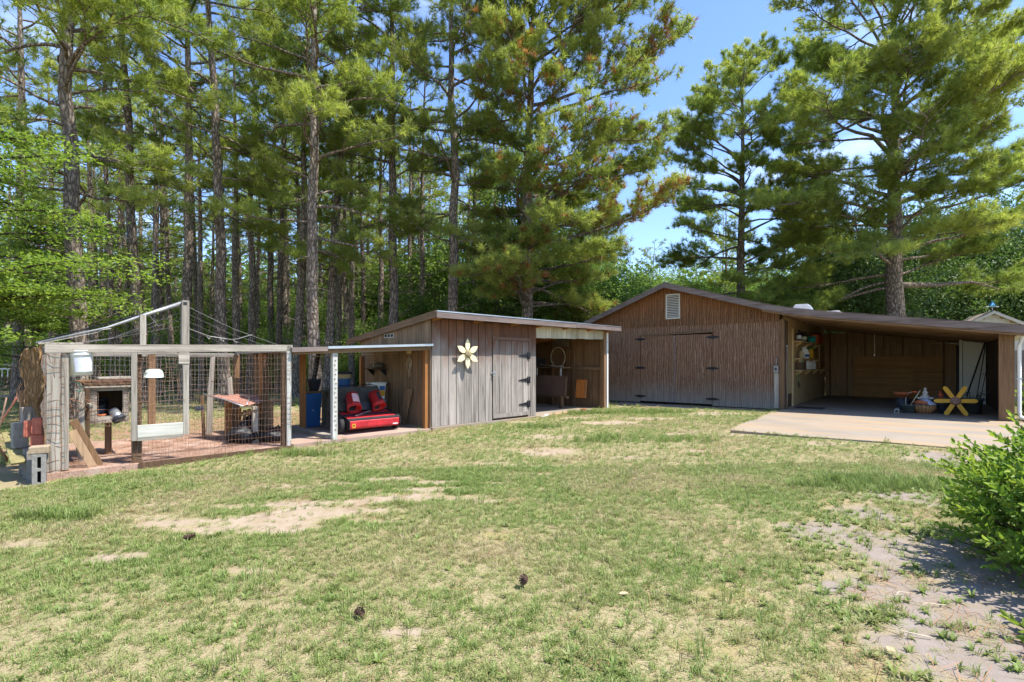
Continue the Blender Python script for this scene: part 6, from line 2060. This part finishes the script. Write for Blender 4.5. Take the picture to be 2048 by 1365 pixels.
def scatter_tree(col):
    ng = bpy.data.node_groups.new('scatter', 'GeometryNodeTree')
    ng.interface.new_socket('Geometry', in_out='INPUT', socket_type='NodeSocketGeometry')
    ng.interface.new_socket('Geometry', in_out='OUTPUT', socket_type='NodeSocketGeometry')
    nd = ng.nodes
    gi, go = nd.new('NodeGroupInput'), nd.new('NodeGroupOutput')
    ci = nd.new('GeometryNodeCollectionInfo')
    ci.inputs['Collection'].default_value = col
    ci.inputs['Separate Children'].default_value = True
    ci.inputs['Reset Children'].default_value = True
    ip = nd.new('GeometryNodeInstanceOnPoints')
    ip.inputs['Pick Instance'].default_value = True
    def at(nm, ty):
        a = nd.new('GeometryNodeInputNamedAttribute')
        a.data_type = ty
        a.inputs['Name'].default_value = nm
        return a.outputs['Attribute']
    L = ng.links
    L.new(gi.outputs[0], ip.inputs['Points'])
    L.new(ci.outputs[0], ip.inputs['Instance'])
    L.new(at('pick', 'INT'), ip.inputs['Instance Index'])
    e = nd.new('FunctionNodeEulerToRotation')
    L.new(at('rot', 'FLOAT_VECTOR'), e.inputs[0])
    L.new(e.outputs[0], ip.inputs['Rotation'])
    L.new(at('size', 'FLOAT'), ip.inputs['Scale'])
    L.new(ip.outputs[0], go.inputs[0])
    return ng


def scatter(name, ng, P, pick, rotz, size, dry, label, cat):
    me = bpy.data.meshes.new(name)
    n = len(P)
    me.vertices.add(n)
    me.vertices.foreach_set('co', np.ascontiguousarray(P, np.float32).ravel())
    g = np.random.default_rng(1)
    rot = np.stack([g.normal(size=n) * .12, g.normal(size=n) * .12, rotz], 1).astype(np.float32)
    for nm, ty, key, arr in (('pick', 'INT', 'value', pick.astype(np.int32)), ('size', 'FLOAT', 'value', size.astype(np.float32)), ('dry', 'FLOAT', 'value', dry.astype(np.float32)), ('rot', 'FLOAT_VECTOR', 'vector', rot.ravel())):
        a = me.attributes.new(nm, ty, 'POINT')
        a.data.foreach_set(key, arr)
    o = bpy.data.objects.new(name, me)
    COL.objects.link(o)
    md = o.modifiers.new('scatter', 'NODES')
    md.node_group = ng
    return tag(o, label, cat, kind='stuff')


def frameA(x, y):
    return (x + 1.74) * .7071 + (y - 11) * .7071, -(x + 1.74) * .7071 + (y - 11) * .7071


def frameG(x, y):
    c, s = math.cos(R(38.83)), math.sin(R(38.83))
    return (x - 7.59) * c - (y - 14.5) * s, (x - 7.59) * s + (y - 14.5) * c


def candidates(n, y0, y1, seed):
    g = np.random.default_rng(seed)
    y = np.sqrt(g.random(n) * (y1 ** 2 - y0 ** 2) + y0 ** 2)
    x = g.uniform(-1, 1, n) * (1.08 * y + 1.2)
    a, b = frameA(x, y)
    u, v = frameG(x, y)
    ok = ~((a > -6.15) & (a < 6.65) & (b > -.11) & (b < 3.05))
    ok &= ~((a > -6.6) & (a < -6.1) & (b > -.3) & (b < 1.8))
    cr = .22 * (vnoise(x, y, 1.6) - .2)
    ok &= ~((u > cr) & (u < 4.95) & (v > -5.6 + cr) & (v < 8.1)) & ~((u > -6.7) & (u < .1) & (v > -.02) & (v < 8.1))
    ok &= ~((u > -4.9) & (u < -.3) & (v > -1.0) & (v < 0))
    return x[ok], y[ok], g


def grass_set(n, y0, y1, seed, keep, sz):
    x, y, g = candidates(n, y0, y1, seed)
    bare = blobs(x, y, BARE) * .95
    grey = blobs(x, y, GREY) * .93
    moss = blobs(x, y, MOSS) * .45
    lush = blobs(x, y, LUSH)
    lit = litter_f(x, y)
    patch = vnoise(x, y, 1.1) * .55 + vnoise(x + 9, y + 5, 3.3) * .45
    dens = np.clip(.35 + 1.2 * patch, 0, 1) * (1 - np.clip(bare * .95 + (patch - .5) * 1.5, 0, .95) * (bare > .03)) * (1 - np.clip(grey + (patch - .5) * 1.2, 0, .94) * (grey > .03)) * (1 - moss) * (1 - .8 * lit)
    dens = np.clip(dens + lush * .8, 0, 1) * keep
    ok = g.random(len(x)) < dens
    x, y, patch, lush, bare, grey = x[ok], y[ok], patch[ok], lush[ok], bare[ok], grey[ok]
    n = len(x)
    pick = g.integers(0, 4, n)
    tallp = (g.random(n) < lush * .30) | (g.random(n) < .003)
    pick = np.where(tallp, 4, pick)
    pick = np.where((g.random(n) < .015 + .35 * (grey > .3)) & ~tallp, 5, pick)
    hue = vnoise(x + 50, y, .8) * .5 + vnoise(x, y + 70, 2.6) * .5
    dry = np.clip(.40 + (.5 - hue) * 1.25 + g.normal(size=n) * .22 - lush * .35 + bare * .15, 0, 1)
    dry = np.where(pick >= 4, np.clip(dry - .25, .12, .5), dry)
    size = sz * g.uniform(.7, 1.25, n) * (.85 + .35 * patch)
    u, v = frameG(x, y)
    onslab = (u > 0) & (u < 4.95) & (v > -5.65) & (v < 0)
    P = np.stack([x, y, np.where(onslab, .122, gz(x, y) - .003)], 1)
    return P, pick, g.uniform(0, 6.283, n), size, dry


NG = scatter_tree(gcol)
for nm, args, lab in (('lawn_grass', (100000, 1.4, 7.0, 201, .85, .78), 'short patchy green and straw coloured lawn grass in the foreground'),
                      ('far_lawn_grass', (125000, 5.4, 15.5, 202, .9, .92), 'short lawn grass stretching up to the sheds'),
                      ('woodland_grass', (42000, 15.5, 36, 203, .8, 2.0), 'green grass under the pines behind the pen')):
    scatter(nm, NG, *grass_set(*args), lab, 'grass')

# fallen pine straw in the pen and on the soil by the bush
scol = bpy.data.collections.new('straw_sources')
g = np.random.default_rng(77)
V, F, o_ = [], [], 0
for i in range(9):
    c = g.normal(size=3) * np.array([.05, .05, 0]) + np.array([0, 0, .004 + .006 * g.random()])
    a = g.uniform(0, 6.28)
    d = np.array([math.cos(a), math.sin(a), g.normal() * .06])
    s = np.array([-math.sin(a), math.cos(a), 0]) * .0011
    L = g.uniform(.04, .08)
    V += [c - d * L - s, c - d * L + s, c + d * L + s, c + d * L - s]
    F.append((o_, o_ + 1, o_ + 2, o_ + 3))
    o_ += 4
scol.objects.link(bpy.data.objects.new('straw_bits', np_mesh('straw_bits', np.array(V), np.array(F), M_straw)))
NG2 = scatter_tree(scol)
a = g.uniform(-6.05, -3.0, 1500)
b = g.uniform(-.05, 2.9, 1500)
wx, wy = -1.74 + (a - b) * .7071, 11 + (a + b) * .7071
P1 = np.stack([wx, wy, np.full(1500, .008)], 1)
x, y, g = candidates(9000, 1.5, 9, 78)
k = (g.random(len(x)) < .03 + .35 * blobs(x, y, GREY) * (y < 3.4) + .05 * blobs(x, y, BARE))
P2 = np.stack([x[k], y[k], gz(x[k], y[k]) + .006], 1)
P = np.concatenate([P1, P2])
scatter('pine_straw', NG2, P, np.zeros(len(P)), g.uniform(0, 6.28, len(P)), g.uniform(.8, 1.3, len(P)), np.ones(len(P)), 'scattered reddish pine straw on the pen floor and bare soil', 'pine straw')
